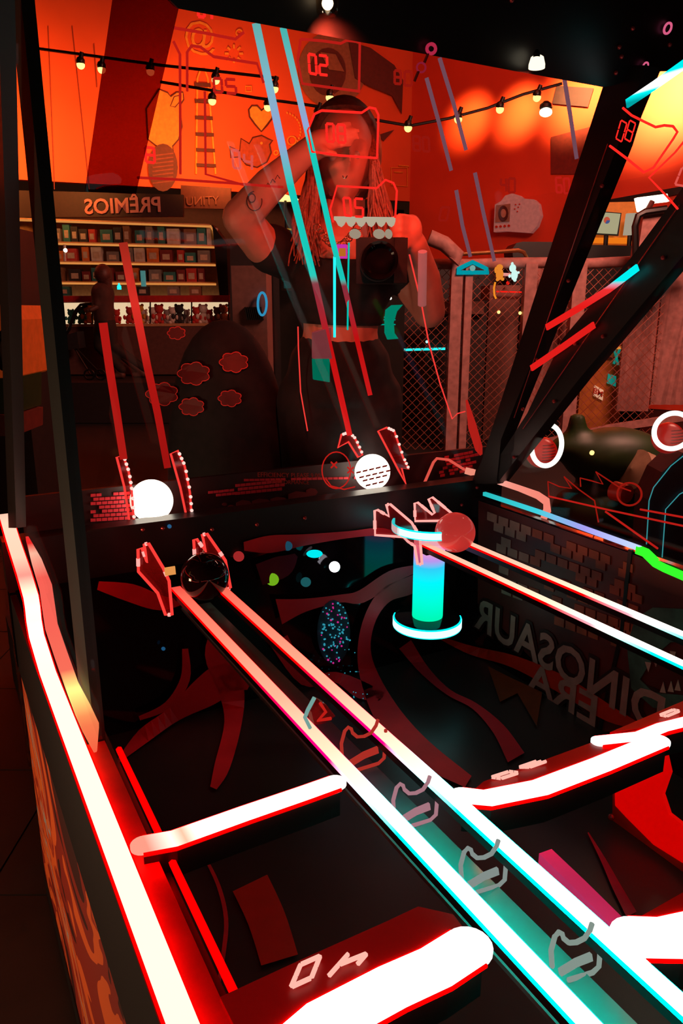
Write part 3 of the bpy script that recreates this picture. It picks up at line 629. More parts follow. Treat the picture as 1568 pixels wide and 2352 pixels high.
part('lamp_shade', MB().prism([X_(x, y, 9.0) for x, y in ((1462, 454), (1532, 445), (1537, 462), (1500, 466), (1478, 486), (1468, 485))], (0, 1, 0), .08), WARMH, lm)
part('bracket', MB().tube([X_(1498, 462, 8.95), X_(1488, 480, 8.95), X_(1470, 500, 8.95)], .03, 8), MB_, lm, True)
ar = thing('tall_cushion', 'mauve padded backrest with black frame beyond the right beams', 'cushion', V3((X_(1510, 0, 8.0).x, 8.0, 0)))
part('pad', MB().prism([X_(x, y, 8.0) for x, y in ((1478, 490), (1530, 482), (1600, 470), (1600, 598), (1462, 598))], (0, 1, 0), .2), PAD, ar)
part('frame', MB().tube([X_(x, y, 7.95) for x, y in ((1460, 600), (1458, 520), (1465, 496), (1480, 487), (1530, 480))], .035, 8), BLACK, ar, True)
for s_, (px, py, dd, lb) in enumerate(((1090, 585, 9.2, 'brass grab rail above the fence pad'),)):
    solo('grab_rail', MB().tube([Dp(1050, 584, 9.2), Dp(1120, 580, 9.2), Dp(1190, 575, 9.2), Dp(1203, 580, 9.2), Dp(1212, 597, 9.2), V3((Dp(1212, 597, 9.2).x, 9.2, 0))], .022, 8), pbr('brass', (.5, .22, .08), .3, .8), lb, 'rail', smooth=True)
solo('play_vehicle', MB().prism([Dp(x, y, 9.6) for x, y in ((1178, 592), (1176, 572), (1186, 558), (1200, 555), (1300, 556), (1340, 562), (1340, 980), (1178, 980))], (0, 1, 0), .5), BLACK, 'long black ride body behind the fence top', 'ride')
# game machines in the dim background
def cabinet(name, px0, px1, ytop, d, col, label, cat='arcade machine'):
    a = Dp(px0, ytop, d); b_ = Dp(px1, ytop, d); t = thing(name, label, cat, V3(((a.x + b_.x) / 2, d, 0)))
    part('body', MB().box(V3(((a.x + b_.x) / 2, d + .3, a.z / 2)), ((b_.x - a.x) / 2, .3, a.z / 2)), col, t); return t
GREYB = pbr('grey_body', (.22, .09, .07), .6); DKG = pbr('dark_body', (.03, .014, .012), .5)
t = cabinet('arcade_machine', 980, 1120, 690, 9.0, DKG, 'dark low racing machine with a cyan light line behind the fence')
part('light_line', MB().tube([Dp(908, 804, 8.9), Dp(1022, 801, 8.9)], .014, 6), CYAN, t); part('indicator', MB().sphere(Dp(980, 785, 8.9), .016, 8, 6), CYANH, t)
part('ledge', MB().bar([Dp(985, 692, 8.95), Dp(1110, 692, 8.95)], .1, .14), GREYB, t)
t = cabinet('arcade_machine', 800, 932, 580, 5.4, DKG, 'dark machine with orange and blue arc lights beside the woman')
part('window_frame', MB().tube([Dp(x, y, 5.05) for x, y in ((818, 582), (850, 576), (938, 578), (936, 690))], .012, 6), pbr('pale_frame', (.2, .3, .22), .4), t, True)
AMB = emit('amber_arc', (1.0, .3, .02), 1.0); BLU = emit('blue_arc', (.05, .5, 1.0), 1.0)
for (p, mm) in (([(881, 584), (873, 595), (868, 608)], AMB), ([(864, 618), (861, 640), (864, 660), (869, 678)], AMB), ([(895, 592), (889, 606)], BLU), ([(884, 616), (881, 635), (881, 645)], BLU), ([(882, 655), (883, 664), (886, 672)], BLU)):
    part('arc_light', MB().tube([Dp(x, y, 5.05) for x, y in p], .010, 6), mm, t, True)
for (x, y, mm) in ((852, 627, WHITE), (855, 638, WHITE), (896, 685, WHITE), (877, 698, RIMRED), (1005, 684, TEAL), (840, 700, AMB)):
    part('indicator', MB().sphere(Dp(x, y, 5.0), .010, 8, 6), mm, t)
part('rainbow_dial', MB().tube([Dp(x, y, 5.0) for x, y in circ(920, 675, 4, 10, 16)], .006, 6, True), emit('dial', (.5, .7, .25), .9), t, True)
for y in (727, 733, 744): part('teal_line', MB().bar([Dp(815, y, 5.0), Dp(908, y, 5.0)], .006, .008), emit('teal_line', (.0, .3, .22), 1.0), t)
part('teal_arm', MB().prism([Dp(x, y, 4.95) for x, y in ((884, 735), (886, 712), (900, 701), (925, 700), (912, 715), (904, 740), (906, 765), (915, 778), (890, 780), (884, 765))], (0, 1, 0), .08), emit('teal_body', (.0, .28, .17), .8), t)
part('speaker_ring', MB().tube([Dp(x, y, 5.0) for x, y in circ(866, 799, 8, 8, 16)], .010, 6, True), emit('ring_teal', (.0, .35, .35), .6), t, True)
t = cabinet('arcade_machine', 640, 710, 600, 5.6, DKG, 'dark machine with a dim green screen left of the woman')
part('screen_frame', MB().prism([Dp(x, y, 5.58) for x, y in ((645, 605), (690, 603), (692, 668), (647, 668))], (0, -1, 0), .03), pbr('brown_frame', (.12, .05, .04), .6), t)
part('screen', MB().prism([Dp(x, y, 5.54) for x, y in ((651, 628), (687, 628), (688, 662), (652, 662))], (0, -1, 0), .01), emit('dim_screen', (.012, .03, .03), 1.0), t)
t = cabinet('arcade_machine', 530, 610, 610, 6.5, GREYB, 'grey machine with a blue ring light left of the woman elbow')
part('ring_light', MB().tube([Dp(x, y, 6.46) for x, y in circ(602, 698, 10, 26, 24)], .010, 6, True), emit('blue_ring', (.03, .28, .5), 1.0), t, True)
m = MB()
for k in range(9): m.bar([Dp(562 + k * 4.5, 705, 6.47), Dp(568 + k * 4.5, 735, 6.47)], .008, .03, (0, -1, 0))
part('grille', m, BLACK, t, kind='stuff')
# beams seen left of the woman: yellow sign arm
solo('sign_pole', MB().tube([Dp(623, 558, 7.02), V3((Dp(623, 558, 7.02).x, 7.02, 0))], .012, 6), BLACK, 'thin black pole under the yellow bracket', 'pole')
solo('lamp_stand', MB().tube([Dp(655, 458, 7.0), V3((Dp(655, 458, 7.0).x, 7.0, 0))], .012, 6), BLACK, 'thin black stand of the flat amber lamp', 'stand')
solo('yellow_sign_arm', MB().tube([Dp(597, 527, 7.0), Dp(622, 526, 7.0), Dp(684, 529, 7.0)], .012, 6).tube([Dp(622, 526, 7.0), Dp(623, 558, 7.0)], .016, 6), emit('yellow_arm', (.5, .26, .03), .7), 'yellow glowing bracket left of the woman shoulder', 'bracket')
solo('orange_shade', MB().lathe(Dp(655, 455, 7.0), [(.0, .03), (.10, .0), (.12, -.015), (0, -.02)], UP, 20), WARM, 'flat glowing amber lamp beside the woman hair', 'lamp', smooth=True)
# hanger and toy sign right
t = thing('hanger_light', 'cyan glowing hanger-shaped light on the fence', 'light', Dp(1085, 628, 8.2)); part('hanger_tube', MB().tube([Dp(x, y, 8.41) for x, y in ((1049, 626), (1052, 618), (1072, 608), (1085, 602), (1098, 608), (1118, 618), (1122, 626))], .022, 8, True), emit('hanger_cyan', (.0, .35, .42), .9), t, True); part('lamp_center', MB().sphere(Dp(1085, 616, 8.40), .03, 10, 8), emit('hanger_c', (.25, .5, .45), .8), t, True)
t = thing('character_light', 'pair of small glowing orange and white figures on the fence', 'light', Dp(1165, 646, 8.1))
for nm, col, shp in (('orange_figure', (1.0, .3, .03), [(1147, 630, 9, 13), (1147, 614, 8, 7), (1142, 642, 4, 4), (1154, 641, 4, 4), (1138, 620, 3, 7)]), ('white_figure', (.8, 1.2, 1.1), [(1181, 632, 8, 12), (1177, 616, 8, 9), (1176, 606, 3, 4), (1190, 626, 3, 3), (1182, 643, 4, 4), (1170, 634, 3, 4)])):
    m = MB()
    for x, y, a_, b_ in shp: m.sphere(Dp(x, y, 8.40), .0045, 10, 8, (a_, 6, b_))
    part(nm, m, emit(nm, col, .9), t, True)
part('linking_bar', MB().tube([Dp(1152, 630, 8.42), Dp(1172, 631, 8.42)], .016, 6), emit('figure_pink', (1, .35, .3), .9), t)
solo('amber_hook', MB().tube([Dp(1137, 648, 8.48), Dp(1134, 662, 8.48), Dp(1135, 678, 8.48), Dp(1139, 686, 8.48)], .010, 6), AMB, 'thin amber curved light below the small figures', 'light', smooth=True)
t = cabinet('arcade_machine', 1125, 1195, 655, 9.3, GREYB, 'pale machine with a red light line behind the small figures')
part('red_line', MB().bar([Dp(1140, 668, 9.2), Dp(1215, 670, 9.2)], .02, .015), RIMRED, t)
for k, (x, y) in enumerate(((1208, 640), (1210, 650), (1166, 650))): part('indicator', MB().sphere(Dp(x, y, 9.2), .02, 8, 6), RIMRED, t)
for k, (x, y) in enumerate(((1145, 717), (1194, 719))): solo('yellow_lamp', MB().sphere(Dp(x, y, 8.48), .018, 8, 6), WARM, 'tiny yellow light, %s of two behind the netting' % ('left', 'right')[k], 'light', smooth=True)
solo('padded_roll', MB().tube([Dp(985, 545, 8.3), Dp(1020, 560, 8.3), Dp(1050, 588, 8.3), Dp(1040, 600, 8.3)], .08, 10), PAD, 'mauve padded tube end right of the woman elbow', 'padding', smooth=True)

solo('dark_backdrop', MB().prism([Dp(x, y, 10.2) for x, y in ((905, 604), (1345, 604), (1345, 1150), (905, 1150))], (0, 1, 0), .1), DARK, 'dark backdrop added behind the netting below the fence top', 'backdrop')  # dark sheet added to keep the area behind the netting dark
solo('dark_backdrop', MB().prism([Dp(x, y, 11.2) for x, y in ((528, 560), (985, 585), (985, 1120), (528, 1120))], (0, 1, 0), .1), DARK, 'dark backdrop added behind the woman right of the prize stand', 'backdrop')  # second dark sheet, added to cover the lit wall
# left edge of the picture: colourful machine beyond the cabinet
t = cabinet('arcade_machine', -90, 22, 520, 5.0, DKG, 'arcade machine with a bright striped screen at the left edge')
part('screen', MB().prism([Dp(x, y, 4.98) for x, y in ((4, 527), (25, 526), (26, 576), (4, 577))], (0, -1, 0), .01), emit('s_orange', (1.0, .35, .02), 1.0), t)
part('screen_stripe', MB().prism([Dp(x, y, 4.96) for x, y in ((5, 552), (12, 550), (12, 577), (4, 577))], (0, -1, 0), .01), emit('s_white', (.8, 1.1, 1.0), 1.0), t)
part('screen_stripe', MB().prism([Dp(x, y, 4.96) for x, y in ((13, 550), (19, 550), (20, 577), (13, 577))], (0, -1, 0), .01), emit('s_blue', (.25, .3, 1.0), 1.0), t)
part('indicator', MB().sphere(Dp(6, 594, 4.9), .010, 8, 6), RIMRED, t); part('indicator', MB().sphere(Dp(21, 594, 4.9), .010, 8, 6), WARM, t)
t = thing('ride_front', 'orange ride front with a round glass headlight at the left edge', 'ride', V3((Dp(-10, 0, 4.4).x, 4.4, 0)))
m = MB(); m.prism([Dp(x, y, 4.4) for x, y in ((-60, 700), (20, 702), (34, 735), (36, 865), (30, 870), (-60, 870))], (0, 1, 0), .5); part('shell', m, pbr('orange_shell', (.75, .12, .02), .4, em=(.8, .1, .01), es=.12), t)
part('headlight_rim', MB().tube([Dp(x, y, 4.38) for x, y in circ(10, 805, 15, 42, 24)], .016, 8, True), BLACKG, t, True)
part('headlight_glass', MB().sphere(Dp(10, 805, 4.39), .01, 16, 10, (3.2, 2, 9)), pbr('lens_glass', (.3, .25, .2), .1, .5), t, True)
part('lower_body', MB().prism([Dp(x, y, 4.38) for x, y in ((-60, 870), (34, 868), (34, 950), (-60, 955))], (0, 1, 0), .4), pbr('green_body', (.03, .05, .015), .4), t)
part('teal_strip', MB().tube([Dp(28, 895, 4.36), Dp(29, 935, 4.36)], .006, 6), TEAL, t)
part('bumper', MB().prism([Dp(x, y, 4.35) for x, y in ((-60, 950), (38, 955), (38, 1000), (-60, 1005))], (0, 1, 0), .4), pbr('bumper', (.2, .03, .02), .5), t)

# ------------------------------------------------------------------ cloth mound with cloud outlines
cz = Q(500, 740, -.02); base_c = V3((Q(470, 0).x, WD + .12, zdeck))
cl = thing('draped_cloth', 'black cloth with red cloud outlines over a rounded mound left of the woman', 'cloth', base_c)
Hh = Q(470, 735).z - zdeck
def mound(p):
    z = max(0, p.z); r = (1 - z ** 5) ** .5 if z < 1 else 0
    a_ = math.atan2(p.y, p.x); wv = 1 + .05 * math.sin(a_ * 7) * (1 - z)
    return V3((math.cos(a_) * .23 * max(r, 0) * wv, math.sin(a_) * .15 * max(r, 0) * wv, z * Hh))
part('fabric', MB().sphere(base_c, 1, 40, 30, fn=mound), SOFTBLK, cl, True)
CLD = pbr('cloud_print', (.12, .01, .01), .6, em=(.6, .01, .01), es=.025); CLL = pbr('cloud_line', (.8, .04, .03), .6, em=(1, .03, .02), es=.12)
def cloud(cx, cy, r, sq=.62):
    n = 7; pts = []
    for k in range(n):
        a0 = 2 * math.pi * k / n
        for j in range(5):
            a_ = a0 + 2 * math.pi / n * j / 5; rr = r * (.86 + .2 * math.sin(math.pi * j / 5)); pts.append((cx + rr * math.cos(a_), cy + rr * sq * math.sin(a_) * 1.15))
    return pts
for (cx, cy, r) in ((445, 858, 36), (537, 832, 32), (372, 905, 36), (440, 934, 28), (528, 915, 26), (405, 765, 20)):
    pp = []
    for x, y in cloud(cx, cy, r):
        q_ = Q(x, y, -.02)
        for _ in range(3):
            z_ = max(0, min(.99, (q_.z - zdeck) / Hh)); rz_ = (1 - z_ ** 5) ** .5; fx = max(-.98, min(.98, (q_.x - base_c.x) / (.235 * rz_))); q_ = Dp(x, y, base_c.y - .158 * rz_ * math.sqrt(1 - fx * fx) - .006)
        pp.append(q_)
    f = part('cloud_print', MB().prism(pp, (0, 1, 0), .004), CLD, cl); part('cloud_outline', MB().tube(pp, .0016, 4, True), CLL, f)
solo('thin_red_cord', MB().tube([Q(x, y, -.1) for x, y in ((684, 750), (685, 800), (690, 900), (697, 940), (706, 990))], .0022, 5), EDGE, 'thin red cord hanging in front of the dark trousers', 'cord')

# ------------------------------------------------------------------ THE GAME
UW = 2.01; VW = 1.60; ZF = .42; VL = .20
gm = thing('arcade_game', 'large black ball-rolling arcade game with neon edges and leaning glass', 'arcade machine', M(1.1, .85, 0))
part('play_floor', MB().mbox((.1, UW, ), (VL, VW), (ZF - .03, ZF)), pbr('floor_acrylic', (.035, .035, .032), .35, 0, .2, 5), gm)
part('base_box', MB().mbox((.1, 2.04), (.15, 1.70), (.02, ZF - .03)), BLACK, gm)
part('back_panel', MB().mbox((UW, UW + .03), (.13, 1.72), (ZF - .03, 1.0)), BLACKG, gm)
part('back_beam', MB().mbox((UW - .012, UW + .05), (.13, 1.72), (.90, 1.03)), BLACK, gm)
m = MB().prism([Up(x, y, UW - .014) for x, y in ((200, 1222), (470, 1187), (470, 1184), (200, 1218))], -A, .002); part('beam_line', m, DARK, gm)
part('side_panel_right', MB().mbox((.1, UW), (VW, VW + .02), (ZF - .03, .97)), BLACKG, gm)
part('side_panel_left', MB().mbox((.05, 1.86), (.147, .215), (ZF - .1, .858)), BLACK, gm)
# bolts
bp = None
for x, y in ((487, 1216), (374, 1213), (765, 1230), (590, 1205), (880, 1180), (1060, 1160), (960, 1172), (328, 1216), (700, 1190), (1095, 1120)):
    c = Up(x, y, UW - .014)
    if bp is None: bp = part('bolt', MB().sphere(BASE[gm.name], .006, 8, 6), RUBBER, gm, True); o = bp
    else: o = bp.copy(); COL.objects.link(o); o.parent = gm
    o.location = c - BASE[gm.name]
def bolts(lst, s=1.0):
    for c in lst:
        o = bp.copy(); COL.objects.link(o); o.parent = gm; o.location = c - BASE[gm.name]; o.scale = (s, s, s)

# left outer side with artwork
m, nt, out = newmat('graffiti_print'); p = nt.nodes.new('ShaderNodeBsdfPrincipled'); p.inputs['Roughness'].default_value = .45
tc = nt.nodes.new('ShaderNodeTexCoord'); mp = nt.nodes.new('ShaderNodeMapping'); mp.inputs['Rotation'].default_value = (0, 0, 0); mp.inputs['Scale'].default_value = (.8, .8, 1.3)
nz = nt.nodes.new('ShaderNodeTexNoise'); nz.inputs['Scale'].default_value = 1.6; nz.inputs['Detail'].default_value = 2.5; nz.inputs['Distortion'].default_value = 2.6
cr = nt.nodes.new('ShaderNodeValToRGB'); cr.color_ramp.interpolation = 'CONSTANT'; el = cr.color_ramp.elements
for _ in range(7): el.new(.5)
for e_, (ps, c_) in zip(el, ((0, (.05, .006, .004)), (.38, (.28, .02, .008)), (.44, (.75, .12, .02)), (.50, (.35, .03, .01)), (.53, (.6, .09, .015)), (.565, (.35, .32, .32)), (.585, (.7, .14, .02)), (.63, (.5, .04, .01)), (.68, (.05, .006, .004)))): e_.position = ps; e_.color = c_ + (1,)
L(nt, tc.outputs['Object'], mp.inputs[0]); L(nt, mp.outputs[0], nz.inputs['Vector']); L(nt, nz.outputs['Fac'], cr.inputs[0]); L(nt, cr.outputs[0], p.inputs['Base Color']); L(nt, p.outputs[0], out.inputs[0]); GRAF = m
lp = part('left_side_artwork', MB().mbox((.1, 2.0), (.137, .147), (.06, .68)), GRAF, gm, label='orange and red graffiti artwork on the outer side')
part('side_trim', MB().mbox((.05, 2.0), (.134, .149), (.68, .888)), BLACK, gm)
part('side_trim', MB().mbox((.05, 2.0), (.134, .149), (.0, .06)), BLACK, gm)
# rim: glowing tube and red channel
tl = [(455, 2440), (420, 2352), (300, 2040), (200, 1780), (150, 1650), (110, 1545), (84, 1460), (78, 1425), (75, 1395), (71, 1370), (55, 1315), (30, 1240), (12, 1180)]
P = [Vp(x, y, .152) for x, y in tl]
RIMC = grad('rim_core', tuple(A), .6, 2.2, [(0, (1.3, 1.1, .85)), (.55, (1.3, 1.15, .9)), (.66, (1.4, 1.4, 1.0)), (.72, (1.0, .35, .28)), (.78, (1.1, .7, .5)), (.9, (1.2, .75, .55)), (1, (1.0, .3, .2))])
rm = part('rim_tube', MB().bar(P, .030, .006), RIMC, gm, label='cream-white light strip along the left rim')
part('tube_halo', MB().bar(P, .034, .010, drop=.0012), emit('rim_halo', (1, 0, 0), 6), rm)  # red glow fringe of the strip, built as an emissive band
m = MB().bar([M(u, .186, z) for u, z in ((.25, .878), (1.22, .878))], .032, .02, (0, 0, 1)); part('red_channel', m, pbr('red_channel', (.5, .008, .005), .6), gm, label='sloped red channel beside the rim strip')
part('red_edge_line', MB().tube([M(u, .219, .872) for u in (.25, .6, .9, 1.19)], .0055, 6), emit('edge_line', (1, .0, .0), 1.5), gm)
it = solo('tube_reflection', MB().bar([Vp(x, y, .172) for x, y in ((62, 1232), (84, 1285), (105, 1345), (113, 1400), (118, 1435), (140, 1500), (165, 1570), (190, 1625), (208, 1665), (220, 1725))], [.006, .02, .024, .024, .024, .023, .022, .026, .026, .004], .01),  # side-glass reflection of the rim strip, built as a glowing bar
     grad('rim_reflection', tuple(A), 1.1, 2.0, [(0, (.9, .05, .04)), (.1, (1.0, .3, .1)), (.22, (1.4, 1.1, .3)), (.3, (.95, .16, .1)), (.55, (.95, .12, .09)), (.68, (1.0, .5, .35)), (.75, (.9, .02, .02)), (1, (.7, .05, .04))]), 'thin salmon reflection of the rim strip in the side glass, yellow near its end', 'tube reflection')
# leaning frame: posts, beams, header, panes
def slab(name, pts, n, t, mat, label=None, smooth=False): return part(name, MB().prism(pts, n, t), mat, gm, smooth, label)
lpst = [Vp(x, y, .205) for x, y in ((50, -20), (78, -20), (248, 1755), (222, 1755))]
slab('front_post', lpst, -B, .018, pbr('dark_post', (.008, .009, .006), .6))
lst2 = [Vp(x, y, .165) for x, y in ((10, -20), (34, -20), (60, 1210), (40, 1210))]
slab('leaning_strut', lst2, -B, .02, BLACK)
bm1 = [Vp(x, y, VW) for x, y in ((1412, 190), (1478, 130), (1490, 60), (1440, 30), (1380, 150), (1360, 260), (1082, 1095), (1145, 1112))]
bm1 = [Vp(x, y, VW) for x, y in ((1400, 150), (1485, 150), (1440, 262), (1420, 330), (1150, 1010), (1140, 1110), (1080, 1112), (1105, 1060))]
slab('leaning_beam', bm1, B, .05, BLACK)
bm2 = [Vp(x, y, VW + .004) for x, y in ((1620, 330), (1620, 520), (1568, 588), (1330, 870), (1140, 1112), (1105, 1112), (1210, 950), (1290, 780), (1450, 590), (1568, 430))]
slab('leaning_beam', bm2, B, .045, BLACK)
part('beam_seam', MB().tube([Vp(1395, 330, VW - .003), Vp(1180, 960, VW - .003)], .0014, 4), RUBBER, gm); part('beam_seam', MB().tube([Vp(1560, 470, VW - .003), Vp(1200, 985, VW - .003)], .0014, 4), RUBBER, gm)
bolts([Vp(x, y, VW - .004) for x, y in ((1382, 427), (1305, 645), (1233, 826), (1200, 940), (1522, 592), (1384, 773), (1272, 922), (1446, 615), (1320, 790), (1180, 1050))], .95)
hd = [Tp(x, y, -.02) for x, y in ((330, -60), (410, 20), (560, 48), (900, 110), (1180, 163), (1384, 200), (1410, 196), (1486, 166), (1640, 157), (1640, -160), (330, -160))]
slab('header_beam', hd, TN, .03, BLACK, 'dark header beam over the leaning pane')
bolts([Tp(x, y, -.024) for x, y in ((1175, 0), (1453, 65), (1422, 108), (1427, 130), (1538, 103), (1414, 167))], .9)
for (x, y, r, rr) in ((1533, 65, .011, .0028), (1482, 152, .008, .0022)):
    c = Tp(x, y, -.03); b1 = B; b2 = TN.cross(B).normalized()
    part('ring_bolt', MB().tube([c + (b1 * math.cos(a_) + b2 * math.sin(a_)) * r for a_ in [2 * math.pi * i / 20 for i in range(20)]], rr, 6, True), emit('pink_ring', (.75, .12, .25), .9), gm, True)
part('rear_pane', MB().prism([Tp(x, y) for x, y in ((410, 20), (1384, 200), (1100, 1104), (205, 1214))], TN, .006), GLASS, gm, label='clear leaning rear pane')
part('tinted_pane', MB().prism([Tp(x, y, -.01) for x, y in ((268, -60), (420, -60), (410, 20), (312, 446), (196, 440))], TN, .005), TINT, gm, label='smoked red acrylic strip')
part('left_pane', MB().prism([Vp(x, y, .175) for x, y in ((40, -20), (60, -20), (235, 1700), (62, 1228))], -B, .005), GLASS, gm)
sp = part('side_window', MB().mbox((.7, UW - .02), (VW + .004, VW + .010), (.97, 1.9)), GLASS, gm, label='clear right side pane')
part('pane_edge', MB().bar([Vp(x, y, VW) for x, y in ((1112, 1130), (1240, 1172), (1350, 1212), (1470, 1255))], .012, .012), grad('pane_edge', tuple(A), 1.3, 1.95, [(0, (.6, .75, 1.1)), (.3, (.4, .35, .9)), (.6, (.05, .65, .75)), (1, (.02, .5, .5))]), gm, label='cyan to lilac lit top edge of the side panel')
part('pane_edge', MB().bar([Vp(x, y, VW) for x, y in ((1465, 1254), (1485, 1262), (1510, 1286), (1530, 1296), (1568, 1312), (1620, 1335))], .016, .02), emit('green_edge', (.03, .85, .02), 1.3), gm, label='green lit curved edge')
part('panel_joint', MB().bar([Vp(x, y, VW - .003) for x, y in ((1450, 1262), (1430, 1450), (1378, 1680))], .012, .006, B), BLACK, gm)

# prints wrapped on the inside walls and floor
def Sp(px, py):
    r = ray(px, py); best = None
    for n_, d_ in ((UP, ZF), (A, UW - .012), (B, VW)):
        dn = n_.dot(r)
        if abs(dn) < 1e-6: continue
        t_ = (d_ - n_.dot(O)) / dn
        if t_ > 0 and (best is None or t_ < best): best = t_
    return O + r * (best * .994)
def ribbon(pts, mat, label=None):
    q = []
    for i in range(len(pts) - 1):
        for k in range(5):
            t_ = k / 5; p_, n_ = pts[i], pts[i + 1]; pm_ = pts[max(0, i - 1)]; nn = pts[min(len(pts) - 1, i + 2)]
            q.append(tuple(.5 * ((2 * p_[c]) + (-pm_[c] + n_[c]) * t_ + (2 * pm_[c] - 5 * p_[c] + 4 * n_[c] - nn[c]) * t_ ** 2 + (-pm_[c] + 3 * p_[c] - 3 * n_[c] + nn[c]) * t_ ** 3) for c in range(3)))
    q.append(pts[-1]); vs = []; fs = []
    for i, (x, y, wd) in enumerate(q):
        a_, b_ = q[max(0, i - 1)], q[min(len(q) - 1, i + 1)]; dx, dy = b_[0] - a_[0], b_[1] - a_[1]; l = math.hypot(dx, dy) or 1; nx, ny = -dy / l * wd / 2, dx / l * wd / 2
        vs += [Sp(x + nx, y + ny), Sp(x - nx, y - ny)]
    fs = [(2 * i, 2 * i + 1, 2 * i + 3, 2 * i + 2) for i in range(len(q) - 1)]
    part('printed_swirl', MB().add(vs, fs), mat, gm, False, label)
ribbon([(1000, 1318, 30), (940, 1345, 40), (885, 1368, 34), (850, 1420, 28), (836, 1490, 30), (850, 1560, 44), (895, 1650, 62), (965, 1725, 60), (1075, 1795, 30)], PRINT)
ribbon([(930, 1480, 34), (975, 1540, 22), (1030, 1590, 14), (1090, 1622, 16), (1145, 1675, 30), (1185, 1740, 44)], PRINT)
ribbon([(1005, 1462, 6), (1080, 1493, 20), (1180, 1520, 28), (1290, 1572, 40), (1400, 1640, 36), (1480, 1672, 8)], PRINTB)
ribbon([(270, 1750, 8), (330, 1690, 34), (400, 1640, 36), (470, 1590, 70), (520, 1560, 70), (570, 1580, 10)], PRINT)
ribbon([(505, 1430, 20), (500, 1500, 60), (530, 1580, 60), (535, 1660, 40), (510, 1760, 36), (490, 1810, 16)], PRINT)
ribbon([(425, 1490, 14), (425, 1560, 22), (385, 1620, 18), (320, 1650, 10)], PRINT)
ribbon([(225, 1345, 20), (300, 1362, 42), (370, 1385, 34), (430, 1380, 6)], PRINT)
ribbon([(560, 1255, 20), (620, 1250, 40), (700, 1240, 26), (800, 1228, 16), (880, 1222, 18), (930, 1244, 10)], PRINT)
ribbon([(595, 1320, 50), (650, 1300, 50), (680, 1275, 10)], pbr('purple_print', (.16, .015, .05), .35))
ribbon([(640, 1405, 60), (700, 1390, 30), (780, 1375, 18), (830, 1370, 30), (900, 1325, 30), (960, 1305, 16)], PRINT)
ribbon([(640, 1470, 46), (700, 1560, 30), (770, 1555, 24), (830, 1585, 40), (880, 1600, 20)], PRINT)
ribbon([(460, 1950, 6), (500, 2030, 9), (519, 2110, 10), (513, 2190, 10), (500, 2270, 8)], PRINT)
ribbon([(574, 2028, 88), (612, 2110, 88), (642, 2205, 88)], PRINTB)
ribbon([(1350, 1912, 3), (1385, 1975, 12), (1415, 2035, 20), (1450, 2100, 26)], pbr('crimson_print', (.7, .01, .05), .4))
def patch(pts, mat, name='printed_patch'): part(name, MB().add([Sp(x, y) for x, y in pts], [tuple(range(len(pts)))]), mat, gm)
patch([(1120, 1530), (1180, 1560), (1245, 1590), (1232, 1668), (1188, 1592), (1148, 1612)], pbr('brown_print', (.2, .05, .01), .5))
# side-panel reflection of a dinosaur poster, built as a print on the panel
pr = part('poster', MB().prism([Vp(x, y, VW - .002) for x, y in ((1100, 1150), (1440, 1268), (1600, 1330), (1600, 1680), (1385, 1680), (1098, 1385))], -B, .003), pbr('poster_ground', (.10, .012, .008), .5, 0, .5, 6), gm, label='reflected poster with mirrored DINOSAUR ERA title')
bk = pbr('poster_brick', (.34, .08, .022), .55, 0, .35, 12); gk = pbr('poster_grey', (.34, .2, .14), .6, 0, .3, 12)
R = random.Random(5)
m = MB(); m2_ = MB()
for rrow in range(9):
    for c_ in range(13):
        x = 1120 + c_ * 26 + (rrow % 2) * 12 + rrow * 3; y = 1175 + rrow * 24 + c_ * 9.5
        if y > 1380 + (x - 1100) * .55 - 60 or R.random() < .22: continue
        (m if x > 1200 else m2_).prism([Vp(*q_, VW - .006) for q_ in ((x, y), (x + 22, y + 8), (x + 21, y + 27), (x - 1, y + 19))], -B, .002)
part('poster_brick', m, bk, pr, kind='stuff'); part('poster_block', m2_, gk, pr, kind='stuff')
ry = UP; tx = (Vp(1568, 1640, VW) - Vp(1100, 1382, VW)); tx.z = 0
LETG = pbr('title_grey', (.42, .28, .22), .5); LETR = pbr('title_dark', (.03, .008, .006), .5)
ta, tb = Vp(1100, 1408, VW), Vp(1535, 1655, VW); ea, eb = Vp(1222, 1552, VW), Vp(1380, 1640, VW)
th = (Vp(1125, 1370, VW).z - Vp(1125, 1442, VW).z) / .70
for name, mat, bold, off, g_ in (('title_shadow', LETR, .08, .008, 1.04), ('title_lettering', LETG, .02, .012, 1.0)):
    sh_ = -B * off
    part(name, text_mb('DINOSAUR', ta.lerp(tb, .5) + sh_, ta - tb, UP, th, .001, bold, (ta - tb).length * g_), mat, pr)
    part(name, text_mb('ERA', ea.lerp(eb, .5) + sh_, ea - eb, UP, th * .85, .001, bold, (ea - eb).length * g_), mat, pr)
dn = [(1440, 1480), (1460, 1420), (1500, 1395), (1600, 1400), (1600, 1470), (1540, 1475), (1500, 1510), (1470, 1560), (1500, 1590), (1600, 1600), (1600, 1640), (1500, 1625), (1450, 1580)]
part('dinosaur_head', MB().prism([Vp(x, y, VW - .008) for x, y in dn], -B, .002), pbr('dino_green', (.05, .14, .10), .5, 0, .4, 20), pr, label='gaping green dinosaur head print')
m = MB()
for x, y in ((1488, 1520), (1505, 1508), (1525, 1500), (1545, 1495), (1522, 1590), (1540, 1588), (1556, 1585)):
    s_ = 1 if y < 1560 else -1; m.prism([Vp(*q_, VW - .011) for q_ in ((x - 7, y), (x + 7, y + 2), (x + 1, y + 24 * s_))], -B, .001)
part('dinosaur_tooth', m, pbr('tooth', (.55, .4, .3), .5), pr, kind='stuff')
rp = thing('red_reflection_board', 'bright red reflection right of the near lane, built as a curved board', 'board', M(.95, 1.35, ZF))  # red reflection built as a standing board with its own glow
